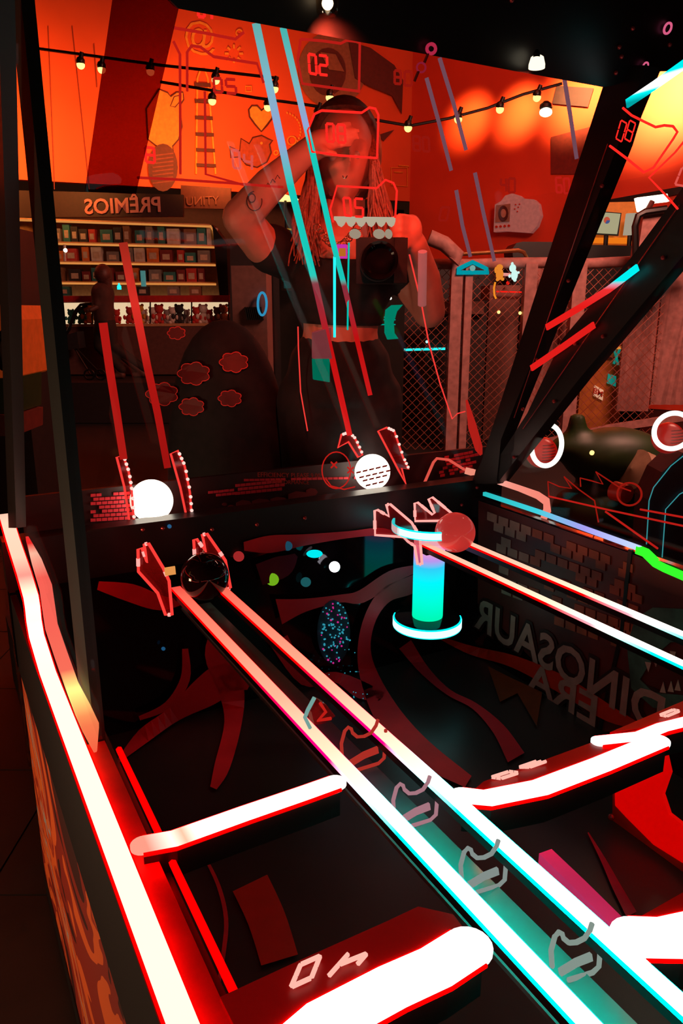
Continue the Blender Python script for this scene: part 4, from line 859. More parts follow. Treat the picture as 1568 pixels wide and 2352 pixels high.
rq = [(1410, 1745), (1470, 1722), (1528, 1735), (1537, 1775), (1520, 1825), (1535, 1870), (1580, 1905), (1580, 1990), (1500, 1940), (1440, 1880), (1412, 1850)]
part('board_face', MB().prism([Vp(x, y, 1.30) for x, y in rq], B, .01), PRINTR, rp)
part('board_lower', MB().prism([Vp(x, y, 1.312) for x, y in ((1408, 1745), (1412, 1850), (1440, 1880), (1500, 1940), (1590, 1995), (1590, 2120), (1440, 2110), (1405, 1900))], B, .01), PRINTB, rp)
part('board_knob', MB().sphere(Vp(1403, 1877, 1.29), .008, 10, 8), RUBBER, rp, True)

# ------------------------------------------------------------------ lanes
core_st = [(0, (1.5, 1.5, 1.5)), (.22, (1.5, 1.45, 1.35)), (.38, (1.35, .9, .6)), (.52, (1.15, .5, .32)), (.74, (1.02, .28, .18)), (.93, (1.0, .16, .1)), (1, (.9, .06, .05))]
slv_st = [(0, (0, 16, 13)), (.22, (0, 14, 11)), (.30, (1.5, 2.2, 3)), (.36, (3, .0, .3)), (.6, (3, 0, 0)), (1, (2, 0, 0))]  # halo colours along the rails, cyan near and red far
def lane(vl, vr, u1, label, core, slv, sfx):
    t = thing('ball_lane', label, 'ball lane', M(1.1, (vl + vr) / 2, ZF), 'twin ball lanes')
    for v_ in (vl, vr):
        r_ = part('rail', MB().bar([M(u, v_, .90) for u in (.16, .6, 1.0, 1.4, u1 if v_ == vl else u1 - .06)], .0235, .004), core, t, label='lit rail top')
        part('rail_halo', MB().bar([M(u, v_, .90) for u in (.16, .6, 1.0, 1.4, u1 if v_ == vl else u1 - .06)], .0258, .0055, drop=.0008), slv, r_)
        part('rail_base', MB().bar([M(.16, v_, .892), M(u1, v_, .892)], .022, .014), BLACK, t)
    if sfx == '_near': part('trough_floor', MB().mbox((.16, u1), (vl + .012, vr - .012), (.833, .84)), pbr('trough' + sfx, (.07, .38, .33), .3, 0, .2, 5), t)
    for v_ in (vl, vr):
        part('end_bracket', MB().mbox((u1 - .02, UW), (v_ - .006, v_ + .006), (.868, .878)), BLACK, t)
        part('lane_leg', MB().mbox((.18, .20), (v_ - .008, v_ + .008), (ZF, .878)), BLACK, t)
    return t
c1 = grad('rail_core', tuple(A), .45, 1.85, core_st); s1 = grad('rail_halo', tuple(A), .45, 1.85, slv_st)
core2 = [(0, (1.5, 1.5, 1.5)), (.45, (1.5, 1.45, 1.35)), (.6, (1.35, 1.0, .7)), (.8, (1.2, .65, .45)), (1, (1.1, .5, .35))]
slv2 = [(0, (0, 10, 8)), (.38, (0, 5, 4)), (.5, (2, .5, .6)), (.6, (3, .0, .0)), (1, (2, 0, 0))]
c2 = grad('rail_core_right', tuple(A), .45, 1.85, core2); s2_ = grad('rail_halo_right', tuple(A), .45, 1.85, slv2)
la = lane(.512, .614, 1.83, 'near left ball lane of two glowing rails, red far off turning white and cyan', c1, s1, '_near')
lb = lane(1.285, 1.408, 1.83, 'right ball lane of two pale glowing rails running off the right edge', c2, s2_, '_far')
# brackets standing in the trough
hk = [(370, 490), (366, 430), (380, 378), (395, 362), (408, 370), (412, 385), (432, 402), (460, 400), (490, 385), (510, 355), (518, 330)]
ha = [(550, 372), (548, 430), (543, 490), (520, 512), (430, 540)]
hs = [(400, 505), (460, 468), (518, 444), (522, 470), (465, 492), (405, 528)]
for k, (ox, oy, s_, um, mat) in enumerate(((-215, -235, 1.0, 1.03, emit('bracket_red', (.45, .03, .02), .9)), (0, 0, 1.0, .885, emit('bracket_pink', (.42, .2, .24), .9)), (280, 270, 1.03, .765, emit('bracket_grey', (.25, .30, .28), .9)), (655, 630, 1.12, .66, emit('bracket_grey2', (.25, .32, .28), .9)))):
    def hp(p, ox=ox, oy=oy, s_=s_, um=um): return Up(700 + (ox + 370 + (p[0] - 370) * s_) / 1.806, 1600 + (oy + 490 + (p[1] - 490) * s_) / 1.806, um)
    um = Zp(700 + (ox + 370 + 60 * s_) / 1.806, 1600 + (oy + 490 + 50 * s_) / 1.806, .844).dot(A)
    def hp(p, ox=ox, oy=oy, s_=s_, um=um): return Up(700 + (ox + 370 + (p[0] - 370) * s_) / 1.806, 1600 + (oy + 490 + (p[1] - 490) * s_) / 1.806, um)
    bs = hp((450, 520)); t = thing('acrylic_bracket', 'clear notched bracket in the lane trough, %s from the far end' % ordn[k], 'bracket', bs, 'brackets in the lane trough')
    part('notched_edge', MB().tube([hp(p) for p in hk], .003, 6), mat, t, True); part('side_edge', MB().tube([hp(p) for p in ha], .003, 6), mat, t, True)
    part('lit_slab', MB().prism([hp(p) for p in hs], A, .004), mat, t)
# pusher plates around the balls
def plate(name, px, v_, label, grp, edge=EDGE, holes=None):
    lowp = max(px, key=lambda q: q[1]); p0_ = Vp(lowp[0], lowp[1], v_); pn_ = (B * .62 + A * .785)
    P_l = [hit(x, y, pn_, pn_.dot(p0_)) for x, y in px]; bz_ = min(P_l, key=lambda q: q.z)
    t = thing(name, label, 'acrylic guide', bz_, grp)
    part('sheet', MB().prism(P_l, pn_, .008), ACR, t); part('lit_edge', MB().tube(P_l, .0042, 5, True), edge, t)
    hot = MB()
    for i in range(0, len(P_l) - 1, 2): hot.tube([P_l[i].lerp(P_l[i + 1], .25), P_l[i].lerp(P_l[i + 1], .6)], .0052, 5)
    part('bright_spot', hot, EDGEH, t, kind='stuff'); return t
plate('ball_guide', [(318, 1313), (317, 1262), (326, 1258), (337, 1291), (331, 1250), (341, 1248), (375, 1305), (388, 1334), (395, 1412), (380, 1412), (362, 1362)], .49, 'red lit zigzag acrylic plate left of the dark ball', 'guides at the ends of the lanes')
plate('ball_guide', [(448, 1292), (445, 1240), (452, 1238), (473, 1268), (464, 1228), (475, 1226), (500, 1262), (517, 1287), (529, 1350), (518, 1358), (508, 1312), (480, 1290)], .632, 'red lit zigzag acrylic plate right of the dark ball', 'guides at the ends of the lanes')
plate('ball_guide', [(861, 1229), (860, 1173), (867, 1171), (893, 1186), (887, 1159), (896, 1158), (945, 1200), (964, 1233), (969, 1296), (959, 1296), (952, 1254), (937, 1244), (926, 1233)], 1.262, 'pink lit zigzag acrylic plate in front of the glowing cylinder', 'guides at the ends of the lanes', EDGEH)
plate('ball_guide', [(953, 1197), (952, 1156), (959, 1154), (993, 1182), (998, 1178), (984, 1146), (993, 1142), (1042, 1183), (1060, 1213), (1012, 1196)], 1.43, 'pink lit zigzag acrylic plate behind the pink ball', 'guides at the ends of the lanes', EDGEH)
# balls
bc = Up(470, 1330, 1.75)
solo('game_ball', MB().sphere(M(1.745, .563, .947), .060, 40, 26), pbr('black_ball', (.012, .003, .004), .04, 0, .2, 5), 'glossy black ball resting at the end of the near lane', 'ball', 'game balls', True)
solo('game_ball', MB().sphere(M(1.76, 1.345, .945), .060, 40, 26), pbr('pink_ball', (.8, .12, .12), .12, 0, .1, 5, em=(1, .06, .05), es=.35), 'pink-red translucent ball at the end of the right lane', 'ball', 'game balls', True)
solo('lane_tag', MB().prism([Up(x, y, 1.72) for x, y in ((378, 1305), (402, 1301), (404, 1319), (380, 1323))], A, .004), emit('amber_tag', (.85, .33, .08), .9), 'small amber lit tag between the plate and the dark ball', 'tag')

# gate bars across the lane with score plates
SEG = {'0': 'abcdef', '1': 'bc', '2': 'abged', '3': 'abgcd', '4': 'fgbc', '5': 'afgcd', '6': 'afgedc', '7': 'abc', '8': 'abcdefg', '9': 'abcdfg'}
def seg7(mb, ch, o_, ex, ey, r):
    pt = {'tl': (0, 1), 'tr': (1, 1), 'ml': (0, .5), 'mr': (1, .5), 'bl': (0, 0), 'br': (1, 0)}
    sg_ = {'a': ('tl', 'tr'), 'b': ('tr', 'mr'), 'c': ('mr', 'br'), 'd': ('bl', 'br'), 'e': ('ml', 'bl'), 'f': ('tl', 'ml'), 'g': ('ml', 'mr')}
    for s_ in SEG[ch]:
        a_, b_ = [o_ + ex * pt[k_][0] + ey * pt[k_][1] for k_ in sg_[s_]]; mb.tube([a_.lerp(b_, .05), a_.lerp(b_, .95)], r, 5)
def gate(name, pts, label, wd, plate_px=None, digits=None, z=.9, core=HOT_C, grp='light bars across the lanes', ends=None):
    Pg = [Zp(x, y, z) for x, y in pts]; t = thing(name, label, 'light bar', Pg[0] - UP * .02, grp)
    part('light_core', MB().bar(Pg, wd, .005), core, t); part('red_halo', MB().bar(Pg, wd + .004, .0045, drop=.001), RED_S, t)
    cp = MB()
    for q_ in (Pg[0], Pg[-1]): cp.lathe(q_, [(0, -.005), (wd / 2, -.005), (wd / 2, 0), (0, 0)], UP, 20)
    part('end_cap', cp, core, t, kind='stuff')
    part('support', MB().bar([p - UP * .011 for p in Pg], wd * .8, .04), BLACK, t)
    if plate_px:
        pl = part('score_plate', MB().prism([Zp(x, y, z - .004) for x, y in plate_px], -UP, .006), pbr('score_red', (.25, .006, .005), .4, em=(1, 0, 0), es=.10), t)
        if digits:
            m = MB()
            for ch, o_, e1, e2, zz in digits:
                a_ = Zp(*o_, z + .002); seg7(m, ch, a_, Zp(*e1, z + .002) - a_, Zp(*e2, z + .002) - a_, .0028)
            part('digits', m, emit('plate_digit', (1.2, .55, .45), .9), pl, label='score digits')
    return t
gate('gate_light', [(328, 1938), (400, 1925), (560, 1868), (700, 1820), (770, 1795)], 'white hot light bar crossing left of the near lane', .034, core=grad('gate_core', tuple(B), .19, .30, [(0, (1.0, .35, .25)), (.3, (1.4, 1.2, 1.0)), (.45, (1.1, .6, .4)), (.6, (1.4, 1.3, 1.1)), (1, (1.5, 1.4, 1.2))]))
gate('gate_light', [(640, 2440), (740, 2350), (900, 2265), (1000, 2220), (1075, 2172)], 'wide white light bar at the bottom below the score 40', .056, [(505, 2290), (700, 2200), (890, 2115), (960, 2082), (1040, 2100), (1078, 2150), (900, 2230), (740, 2310), (560, 2400)],
     [('0', (735, 2195), (690, 2215), (715, 2245), 0), ('4', (863, 2165), (800, 2190), (820, 2215), 0)])
gate('gate_light', [(1062, 1826), (1120, 1832), (1240, 1808), (1380, 1755), (1512, 1700)], 'white light bar right of the near lane below its score plate', .038, [(1090, 1812), (1110, 1795), (1250, 1745), (1400, 1690), (1510, 1665), (1500, 1690), (1250, 1790), (1110, 1822)],
     [('0', (1190, 1775), (1150, 1788), (1168, 1772), 0), ('3', (1255, 1748), (1215, 1762), (1232, 1748), 0)])
gate('gate_light', [(1375, 1700), (1470, 1690), (1520, 1670), (1640, 1640)], 'thin white light bar at the right edge above the red board', .026, [(1400, 1682), (1568, 1610), (1640, 1590), (1640, 1625), (1500, 1668)], [('0', (1560, 1633), (1530, 1645), (1545, 1630), 0)])
gate('gate_light', [(1462, 2150), (1540, 2152), (1640, 2130)], 'short broad white light bar at the lower right corner', .06, [(1436, 2138), (1470, 2105), (1620, 2020), (1620, 2110), (1560, 2160), (1500, 2160)])
solo('spare_tube', MB().bar([Zp(1252, 1955, .86), Zp(1330, 2030, .86), Zp(1440, 2140, .86)], .022, .02), pbr('crimson_tube', (.5, .02, .08), .3, em=(.9, .02, .12), es=.45), 'short crimson tube lying right of the near lane', 'tube')

# ------------------------------------------------------------------ glowing cylinder lamp
cc = M(1.86, 1.325, .645)
cy = thing('cylinder_lamp', 'glowing cylinder lamp, green to cyan to lilac, with cyan light rings', 'lamp', cc - UP * .03)
part('bracket', MB().mbox((1.86, UW), (1.30, 1.35), (.60, .612)), BLACK, cy)
part('base_disc', MB().lathe(cc, [(0, -.034), (.100, -.034), (.104, -.03), (.104, -.003), (.095, 0), (0, 0)], UP, 40), BLACKG, cy, True)
part('glow_body', MB().lathe(cc, [(0, 0), (.048, 0), (.0485, .003), (.0485, .25), (0, .252)], UP, 40), grad('cylinder_glow', (0, 0, 1), .645, .90, [(0, (.0, .95, .45)), (.25, (.0, 1.0, .72)), (.5, (.0, .95, 1.0)), (.68, (.03, .62, .95)), (.78, (.5, .3, .85)), (.9, (.9, .35, .6)), (1, (1.0, .5, .5))]), cy, True)
fr = -Dp(980, 1400, 1).xyz; fr.z = 0; fr.normalize()
for nm, zc, r_, hh in (('lower_ring', -.030, .1065, .022), ('upper_ring', .288, .116, .020)):
    b0 = cc + UP * zc
    g_ = part(nm, MB().lathe(b0, [(r_, 0), (r_ + .003, 0), (r_ + .003, hh), (r_, hh), (r_, 0)], UP, 40, -1.75, 1.75, xd=fr), emit(nm, (.75, 1.25, 1.25), 1.2), cy, True, 'cyan-white light ring')
    part('ring_halo', MB().lathe(b0 - UP * .003, [(r_ - .003, 0), (r_ + .002, 0), (r_ + .002, hh + .006), (r_ - .003, hh + .006), (r_ - .003, 0)], UP, 40, -1.82, 1.82, xd=fr), emit(nm + '_cyan', (0, 1, 1), 2.2), g_, True)  # cyan halo of the ring, built as a glowing band
part('upper_disc', MB().lathe(cc + UP * .268, [(0, 0), (.112, 0), (.116, .004), (.116, .010), (0, .012)], UP, 40), clear('smoke_disc', (.94, .9, .94), .02), cy, True)

# small lights on the back of the floor
t = thing('led_spotlight', 'tiny blinding white light in the middle of the dark floor', 'light', Sp(768, 1306)); part('housing', MB().lathe(Sp(768, 1306), [(0, -.0), (.016, 0), (.018, .012), (.012, .022)], V3((0, -.8, .5)), 16), BLACKG, t, True); part('emitter', MB().sphere(Sp(768, 1302) - ray(768, 1302) * .02, .017, 14, 10), emit('led_hot', (1.5, 1.4, 1.6), 2.5), t, True)
t = thing('led_spotlight', 'small cyan light left of the blinding white one', 'light', Sp(722, 1276)); part('emitter', MB().sphere(Sp(722, 1272) - ray(722, 1272) * .02, .019, 14, 10, (1.3, 1, .6)), emit('led_cyan', (.0, .7, .75), 1.2), t, True); part('housing', MB().lathe(Sp(722, 1276), [(0, 0), (.02, 0), (.02, .012), (.014, .02)], V3((0, -.8, .5)), 16), BLACKG, t, True)
for x, y, r_, col, nm in ((625, 1331, .020, (.16, .40, .01), 'yellow-green'), (548, 1278, .016, (.35, .02, .02), 'dull red'), (660, 1254, .015, (.01, .06, .1), 'dim blue upper'), (702, 1337, .016, (.01, .09, .1), 'dim teal lower'), (375, 1490, .006, (.01, .07, .16), 'tiny blue left'), (389, 1209, .006, (.02, .1, .22), 'tiny blue on the back beam')):
    cpt = Sp(x, y); solo('light_dot', MB().sphere(cpt, r_, 16, 8, (1, .25, 1) if y < 1500 else (1, 1, .25)), emit('dot_' + nm.replace(' ', '_').replace('-', '_'), col, 1.0), '%s round light dot on the dark back panel' % nm, 'light dot', 'coloured light dots', True)
m = MB(); R = random.Random(11); m3 = MB()
for k in range(90):
    a_ = R.random() * 2 * math.pi; rr = R.random() ** .5; x = 765 + 34 * rr * math.cos(a_) + R.random() * 6; y = 1452 + 72 * rr * math.sin(a_)
    (m if R.random() < .8 else m3).sphere(Sp(x, y) + (O - Sp(x, y)) * .004, .0022 + .0016 * R.random(), 6, 4)
for k in range(22): m.sphere(Sp(735 + 110 * R.random(), 1490 + 130 * R.random()), .002, 6, 4)
t = thing('bead_patch', 'oval patch of tiny cyan and pink light beads on the dark floor', 'light patch', Sp(765, 1530))
part('ground', MB().add([Sp(x, y) + (O - Sp(x, y)) * .0005 for x, y in circ(766, 1452, 38, 74, 24)], [tuple(range(24))]), pbr('teal_dark', (.012, .06, .085), .5), t)
part('cyan_beads', m, emit('bead_cyan', (.03, .32, .42), .9), t, kind='stuff'); part('pink_beads', m3, emit('bead_pink', (.6, .02, .25), .9), t, kind='stuff')
t = thing('glass_trinket', 'small glassy toy with a pale teal edge left of the near brackets', 'trinket', Sp(735, 1670))
part('edge', MB().tube([Up(x, y, 1.05) for x, y in ((722, 1602), (706, 1632), (700, 1648), (712, 1672))], .0035, 6), emit('trinket_edge', (.25, .5, .45), .7), t, True)
part('body', MB().prism([Up(x, y, 1.055) for x, y in ((715, 1635), (735, 1612), (750, 1620), (770, 1645), (745, 1662), (722, 1665))], A, .02), ACR, t)
part('stripe', MB().tube([Up(x, y, 1.045) for x, y in ((735, 1615), (748, 1635), (730, 1655), (760, 1650))], .003, 6), REDDIM2, t, True)

# ------------------------------------------------------------------ reflections in the leaning pane, built as glowing solids just behind it
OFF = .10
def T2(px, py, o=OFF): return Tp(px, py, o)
def tubebar(pts, wpx, mat, label, name='tube_reflection', grp='leaning tube reflections', o=OFF):
    P_ = [T2(x, y, o) for x, y in pts]; d_ = (P_[0] - O).length; return solo(name, MB().bar(P_, wpx * d_ / 1760 * 1.0, .008, up=-ray(*pts[0])), mat, label, 'tube reflection', grp)
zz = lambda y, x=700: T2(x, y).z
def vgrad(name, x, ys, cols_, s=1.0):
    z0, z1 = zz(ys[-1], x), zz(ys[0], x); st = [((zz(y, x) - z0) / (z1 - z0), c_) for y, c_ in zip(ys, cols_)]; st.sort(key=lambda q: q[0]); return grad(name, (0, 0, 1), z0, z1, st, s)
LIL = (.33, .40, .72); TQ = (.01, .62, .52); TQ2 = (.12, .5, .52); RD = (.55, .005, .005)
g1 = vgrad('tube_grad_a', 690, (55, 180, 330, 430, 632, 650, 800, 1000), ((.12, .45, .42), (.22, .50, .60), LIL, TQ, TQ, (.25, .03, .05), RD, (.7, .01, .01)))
tubebar([(588, 55), (622, 215), (668, 430), (722, 645), (762, 820), (803, 1000)], 16, g1, 'long leaning rail reflection left of the pair, cyan above and red below')
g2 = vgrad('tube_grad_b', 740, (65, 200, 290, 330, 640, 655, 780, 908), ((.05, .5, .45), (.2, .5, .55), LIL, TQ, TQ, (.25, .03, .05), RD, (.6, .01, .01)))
tubebar([(650, 65), (690, 235), (722, 370), (760, 540), (790, 655), (822, 790), (850, 908)], 13, g2, 'long leaning rail reflection right of the pair, crossing the woman face side')
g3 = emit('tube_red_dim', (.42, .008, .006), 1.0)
tubebar([(237, 745), (252, 850), (268, 950), (284, 1055)], 18, g3, 'short red leaning rail reflection above the left ball reflection')
tubebar([(283, 560), (303, 665), (338, 840), (362, 950), (385, 1075)], 18, vgrad('tube_grad_c', 330, (560, 700, 850, 1075), ((.35, .02, .01), (.75, .03, .02), (.45, .008, .006), (.35, .006, .005))), 'long red leaning rail reflection right of the short one')
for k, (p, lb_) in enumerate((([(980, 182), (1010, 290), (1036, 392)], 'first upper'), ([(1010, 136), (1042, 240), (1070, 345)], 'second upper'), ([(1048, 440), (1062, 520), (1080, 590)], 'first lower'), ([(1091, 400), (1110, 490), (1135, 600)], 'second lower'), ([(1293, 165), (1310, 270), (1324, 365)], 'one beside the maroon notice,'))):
    tubebar(p, 8, emit('tube_ghost%d' % k, (.17, .07, .10), 1.0), 'faint lilac reflection streak on the red wall, %s' % lb_, 'faint_tube_reflection', 'faint lilac streaks')
tubebar([(768, 592), (768, 775)], 6, CYAN, 'thin upright cyan tube reflection, left one below the necklace'); tubebar([(801, 560), (799, 660), (798, 758)], 4, emit('teal_thin', (.0, .55, .45), 1.0), 'thin upright teal tube reflection, right one below the necklace')
t = thing('tiny_screen', 'tiny reflected magenta screen with orange picture below the necklace', 'screen', T2(785, 595)); part('screen_face', MB().prism([T2(x, y) for x, y in ((772, 563), (797, 563), (797, 594), (774, 594))], TN, .006), emit('magenta', (.6, .03, .4), 1.0), t)
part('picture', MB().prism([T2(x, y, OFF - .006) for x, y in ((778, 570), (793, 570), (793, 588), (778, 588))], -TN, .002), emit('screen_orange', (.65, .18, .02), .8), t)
# scalloped awning reflection, built as glowing flat shapes
sc_p = [(768, 506)]
for k in range(6):
    x = 772 + k * 23; sc_p += [(x, 508), (x + 6, 519), (x + 12, 522), (x + 18, 517)]
sc_p += [(908, 508), (908, 500), (768, 498)]
awn = thing('scalloped_awning', 'reflected white scalloped awning strip across the woman chest', 'awning', T2(838, 530))
part('valance', MB().prism([T2(x, y + 0) for x, y in sc_p], TN, .004), emit('awning_white', (.5, .42, .3), 1.0), awn)
for x0_, w_ in ((803, 26), (858, 26), (885, 16)): part('lower_scallop', MB().prism([T2(x, y) for x, y in circ(x0_ + w_ / 2, 538, w_ / 2, 11, 14)], TN, .004), emit('awning_dim%d' % x0_, (.36, .28, .2), 1.0), awn)
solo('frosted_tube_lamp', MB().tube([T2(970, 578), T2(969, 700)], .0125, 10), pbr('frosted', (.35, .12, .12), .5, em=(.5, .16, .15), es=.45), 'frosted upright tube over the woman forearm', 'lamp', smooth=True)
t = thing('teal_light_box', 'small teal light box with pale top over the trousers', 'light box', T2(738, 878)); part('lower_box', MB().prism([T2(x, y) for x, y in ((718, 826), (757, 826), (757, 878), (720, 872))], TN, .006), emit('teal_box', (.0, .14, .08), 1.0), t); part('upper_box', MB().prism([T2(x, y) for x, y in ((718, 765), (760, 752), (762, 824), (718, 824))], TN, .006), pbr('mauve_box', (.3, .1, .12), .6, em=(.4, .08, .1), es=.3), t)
# score display reflections, built as glowing digits
def score(label, digs, edge, mat=REDDIM, emat=None, o=OFF, r=.003, flip=False):
    allp = [p for d_ in digs for p in (d_[1],)]; base_ = T2(*allp[0], o)
    t = thing('score_reflection', label, 'score reflection', base_, 'score reflections in the leaning pane'); m = MB()
    for ch, (x, y), (wx, wy), (hx_, hy) in digs:
        a_ = T2(x, y, o); seg7(m, ch, a_, T2(x + wx, y + wy, o) - a_, T2(x + hx_, y - hy, o) - a_, r)
    part('digits', m, mat, t)
    for e_ in edge: part('plaque_edge', MB().tube([T2(x, y, o) for x, y in e_], r * .95, 5), emat or mat, t)
score('reflected red score 02 inside a line plaque on the round emblem', [('0', (711, 168), (16, 3), (-3, 44)), ('2', (734, 171), (18, 2), (-2, 44))], [[(690, 90), (683, 140), (694, 192), (750, 200), (826, 210)], [(690, 90), (740, 94), (782, 100), (795, 93), (826, 96)], [(826, 96), (824, 210)]], emat=REDDIM2)
score('reflected red score 08 on the woman forehead', [('0', (751, 325), (16, 1), (-2, 41)), ('8', (776, 327), (17, 1), (-2, 41))], [[(738, 254), (722, 262), (706, 300), (716, 348), (780, 357), (866, 363)], [(738, 254), (830, 259), (848, 247), (862, 250), (869, 264), (866, 363)]])
score('reflected red score 05 over the woman chin', [('0', (792, 495), (15, 1), (-4, 41)), ('5', (815, 497), (18, 1), (0, 41))], [[(765, 510), (758, 480), (774, 427), (865, 432), (885, 413), (903, 420), (911, 438), (907, 500)]])
score('reflected pink score 04 beside the dark bird mural', [('0', (536, 385), (16, 3), (-4, 41)), ('4', (560, 387), (18, 3), (0, 34))], [], PINKD)
score('reflected red digit 8 at the left end of the mural', [('8', (335, 372), (20, 2), (-2, 34))], [[(315, 408), (400, 412), (520, 420), (650, 430)]], REDDIM, REDDIM2)
score('reflected red score 01 cut by the header at the mural top', [('0', (455, 38), (14, 2), (0, 30)), ('1', (470, 42), (16, 2), (0, 28))], [[(398, 64), (470, 76), (540, 90), (560, 74)]], REDDIM, REDDIM2)
score('faint reflected red score 05 above the ladder', [('0', (492, 212), (18, 1), (-2, 32)), ('5', (520, 214), (22, 1), (-2, 32))], [[(430, 210), (430, 120), (440, 105), (460, 108), (490, 130), (590, 146), (605, 190)], [(398, 95), (413, 125), (414, 400)], [(470, 210), (472, 400), (560, 425)]], REDDIM2, REDDIM2)
score('dim reflected red score 80 right of the round emblem', [('8', (906, 192), (14, 1), (0, 30)), ('0', (929, 196), (16, 1), (0, 32))], [], REDDIM3)
score('faint reflected red score 80 right of the woman hair', [('8', (950, 345), (15, 1), (-2, 32)), ('0', (972, 347), (14, 1), (-2, 32))], [], REDDIM3)
score('faint reflected red score 40 on the red wall', [('4', (1150, 440), (12, 0), (0, 30)), ('0', (1168, 442), (14, 0), (0, 32))], [], REDDIM3)
score('faint reflected red score 60 beside the right beam', [('6', (1278, 442), (12, 0), (-2, 34)), ('0', (1296, 444), (12, 0), (-2, 34))], [], REDDIM2, o=.06)
score('faint lone reflected red 0 right of the woman cheek', [('0', (1008, 506), (18, 0), (6, 30))], [], REDDIM3)
# right-hand side reflections in front of / beyond the beams
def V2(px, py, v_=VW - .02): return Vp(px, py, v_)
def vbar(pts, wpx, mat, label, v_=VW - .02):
    P_ = [Vp(x, y, v_) for x, y in pts]; d_ = (P_[0] - O).length; return solo('tube_reflection', MB().bar(P_, wpx * d_ / 1900, .006, up=-B), mat, label, 'tube reflection', 'tube reflections on the right beams')
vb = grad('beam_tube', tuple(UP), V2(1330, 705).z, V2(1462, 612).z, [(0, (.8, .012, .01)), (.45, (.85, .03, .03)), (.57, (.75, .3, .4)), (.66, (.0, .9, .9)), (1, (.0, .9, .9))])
vbar([(1253, 752), (1330, 706), (1395, 665), (1462, 614)], 14, vb, 'red to cyan tube reflection slanting over both beams')
vbar([(1218, 846), (1290, 797), (1362, 746)], 14, emit('beam_red', (.75, .012, .01), 1.0), 'red tube reflection slanting over the beams, lower one')
vbar([(1437, 238), (1500, 196), (1590, 132)], 17, grad('corner_tube', tuple(UP), V2(1437, 238).z, V2(1568, 150).z, [(0, (.0, .35, .35)), (.3, (.0, 1.0, 1.0)), (.42, (1.3, 1.3, 1.3)), (.8, (1.3, 1.3, 1.3)), (.92, (.0, 1.0, 1.0)), (1, (.0, .9, .9))]), 'bright cyan and white tube reflection in the upper right corner')
t = thing('score_reflection', 'reflected red score 08 with a slanted outline at the right edge', 'score reflection', V2(1430, 330), 'score reflections in the right pane'); m = MB()
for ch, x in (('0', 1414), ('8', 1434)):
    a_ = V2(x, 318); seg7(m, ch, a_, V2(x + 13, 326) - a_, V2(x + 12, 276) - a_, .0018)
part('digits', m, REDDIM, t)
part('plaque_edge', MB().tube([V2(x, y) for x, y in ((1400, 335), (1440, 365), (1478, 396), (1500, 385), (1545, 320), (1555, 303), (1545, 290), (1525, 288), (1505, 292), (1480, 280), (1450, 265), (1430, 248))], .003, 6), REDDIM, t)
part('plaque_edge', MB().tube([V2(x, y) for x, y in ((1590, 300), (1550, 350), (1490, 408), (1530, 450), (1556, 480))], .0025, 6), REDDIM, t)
t = thing('score_reflection', 'cut reflected red digit 0 at the right edge', 'score reflection', V2(1560, 430), 'score reflections in the right pane'); m = MB(); a_ = V2(1550, 424); seg7(m, '0', a_, V2(1572, 428) - a_, V2(1566, 385) - a_, .0026); part('digits', m, PINKD, t)
# hooks on header
for (x, y, lb_) in ((988, 112, 'upper pink loop hook hanging below the header beam'), (965, 155, 'lower dark pink loop hook below the other hook')):
    t = thing('loop_hook', lb_, 'hook', Tp(x, y + 20, -.03), 'hooks under the header'); c0 = Tp(x, y, -.035); r_ = .012
    part('loop', MB().tube([Tp(x + 10 * math.cos(a_) + 2, y + 11 * math.sin(a_), -.035) for a_ in [2 * math.pi * i / 16 for i in range(16)]], .0035 if y < 130 else .002, 6, True), emit('hook_pink%d' % y, (.45, .02, .06) if y < 130 else (.25, .01, .03), .9), t, True)
    part('stem', MB().tube([Tp(x - 4, y + 8, -.035), Tp(x - 14, y + 32, -.035)], .003, 6), RUBBER, t, True)
t = thing('ceiling_spotlight', 'glass spotlight with warm glow at the top edge of the picture', 'spotlight', Tp(752, 20, -.05)); part('glass_cup', MB().lathe(Tp(752, 16, -.06), [(.0, -.016), (.016, -.015), (.021, -.008), (.022, .01), (.018, .03)], UP, 20), clear('cup_glass', (.9, .75, .6), .12, .1), t, True); part('filament', MB().sphere(Tp(752, 8, -.06), .011, 12, 8), WARMH, t, True)
t = thing('ceiling_spotlight', 'white glowing dome lamp below the header right of centre', 'spotlight', Tp(1232, 160, -.05)); part('dome', MB().lathe(Tp(1232, 157, -.06), [(0, -.001), (.018, 0), (.018, .008), (.014, .022), (.006, .027), (0, .028)], UP, 20), emit('dome_white', (1.2, 1.05, .75), 1.2), t, True); part('cap', MB().lathe(Tp(1232, 128, -.06), [(.007, -.003), (.008, .004), (.003, .012)], UP, 12), BLACK, t, True)
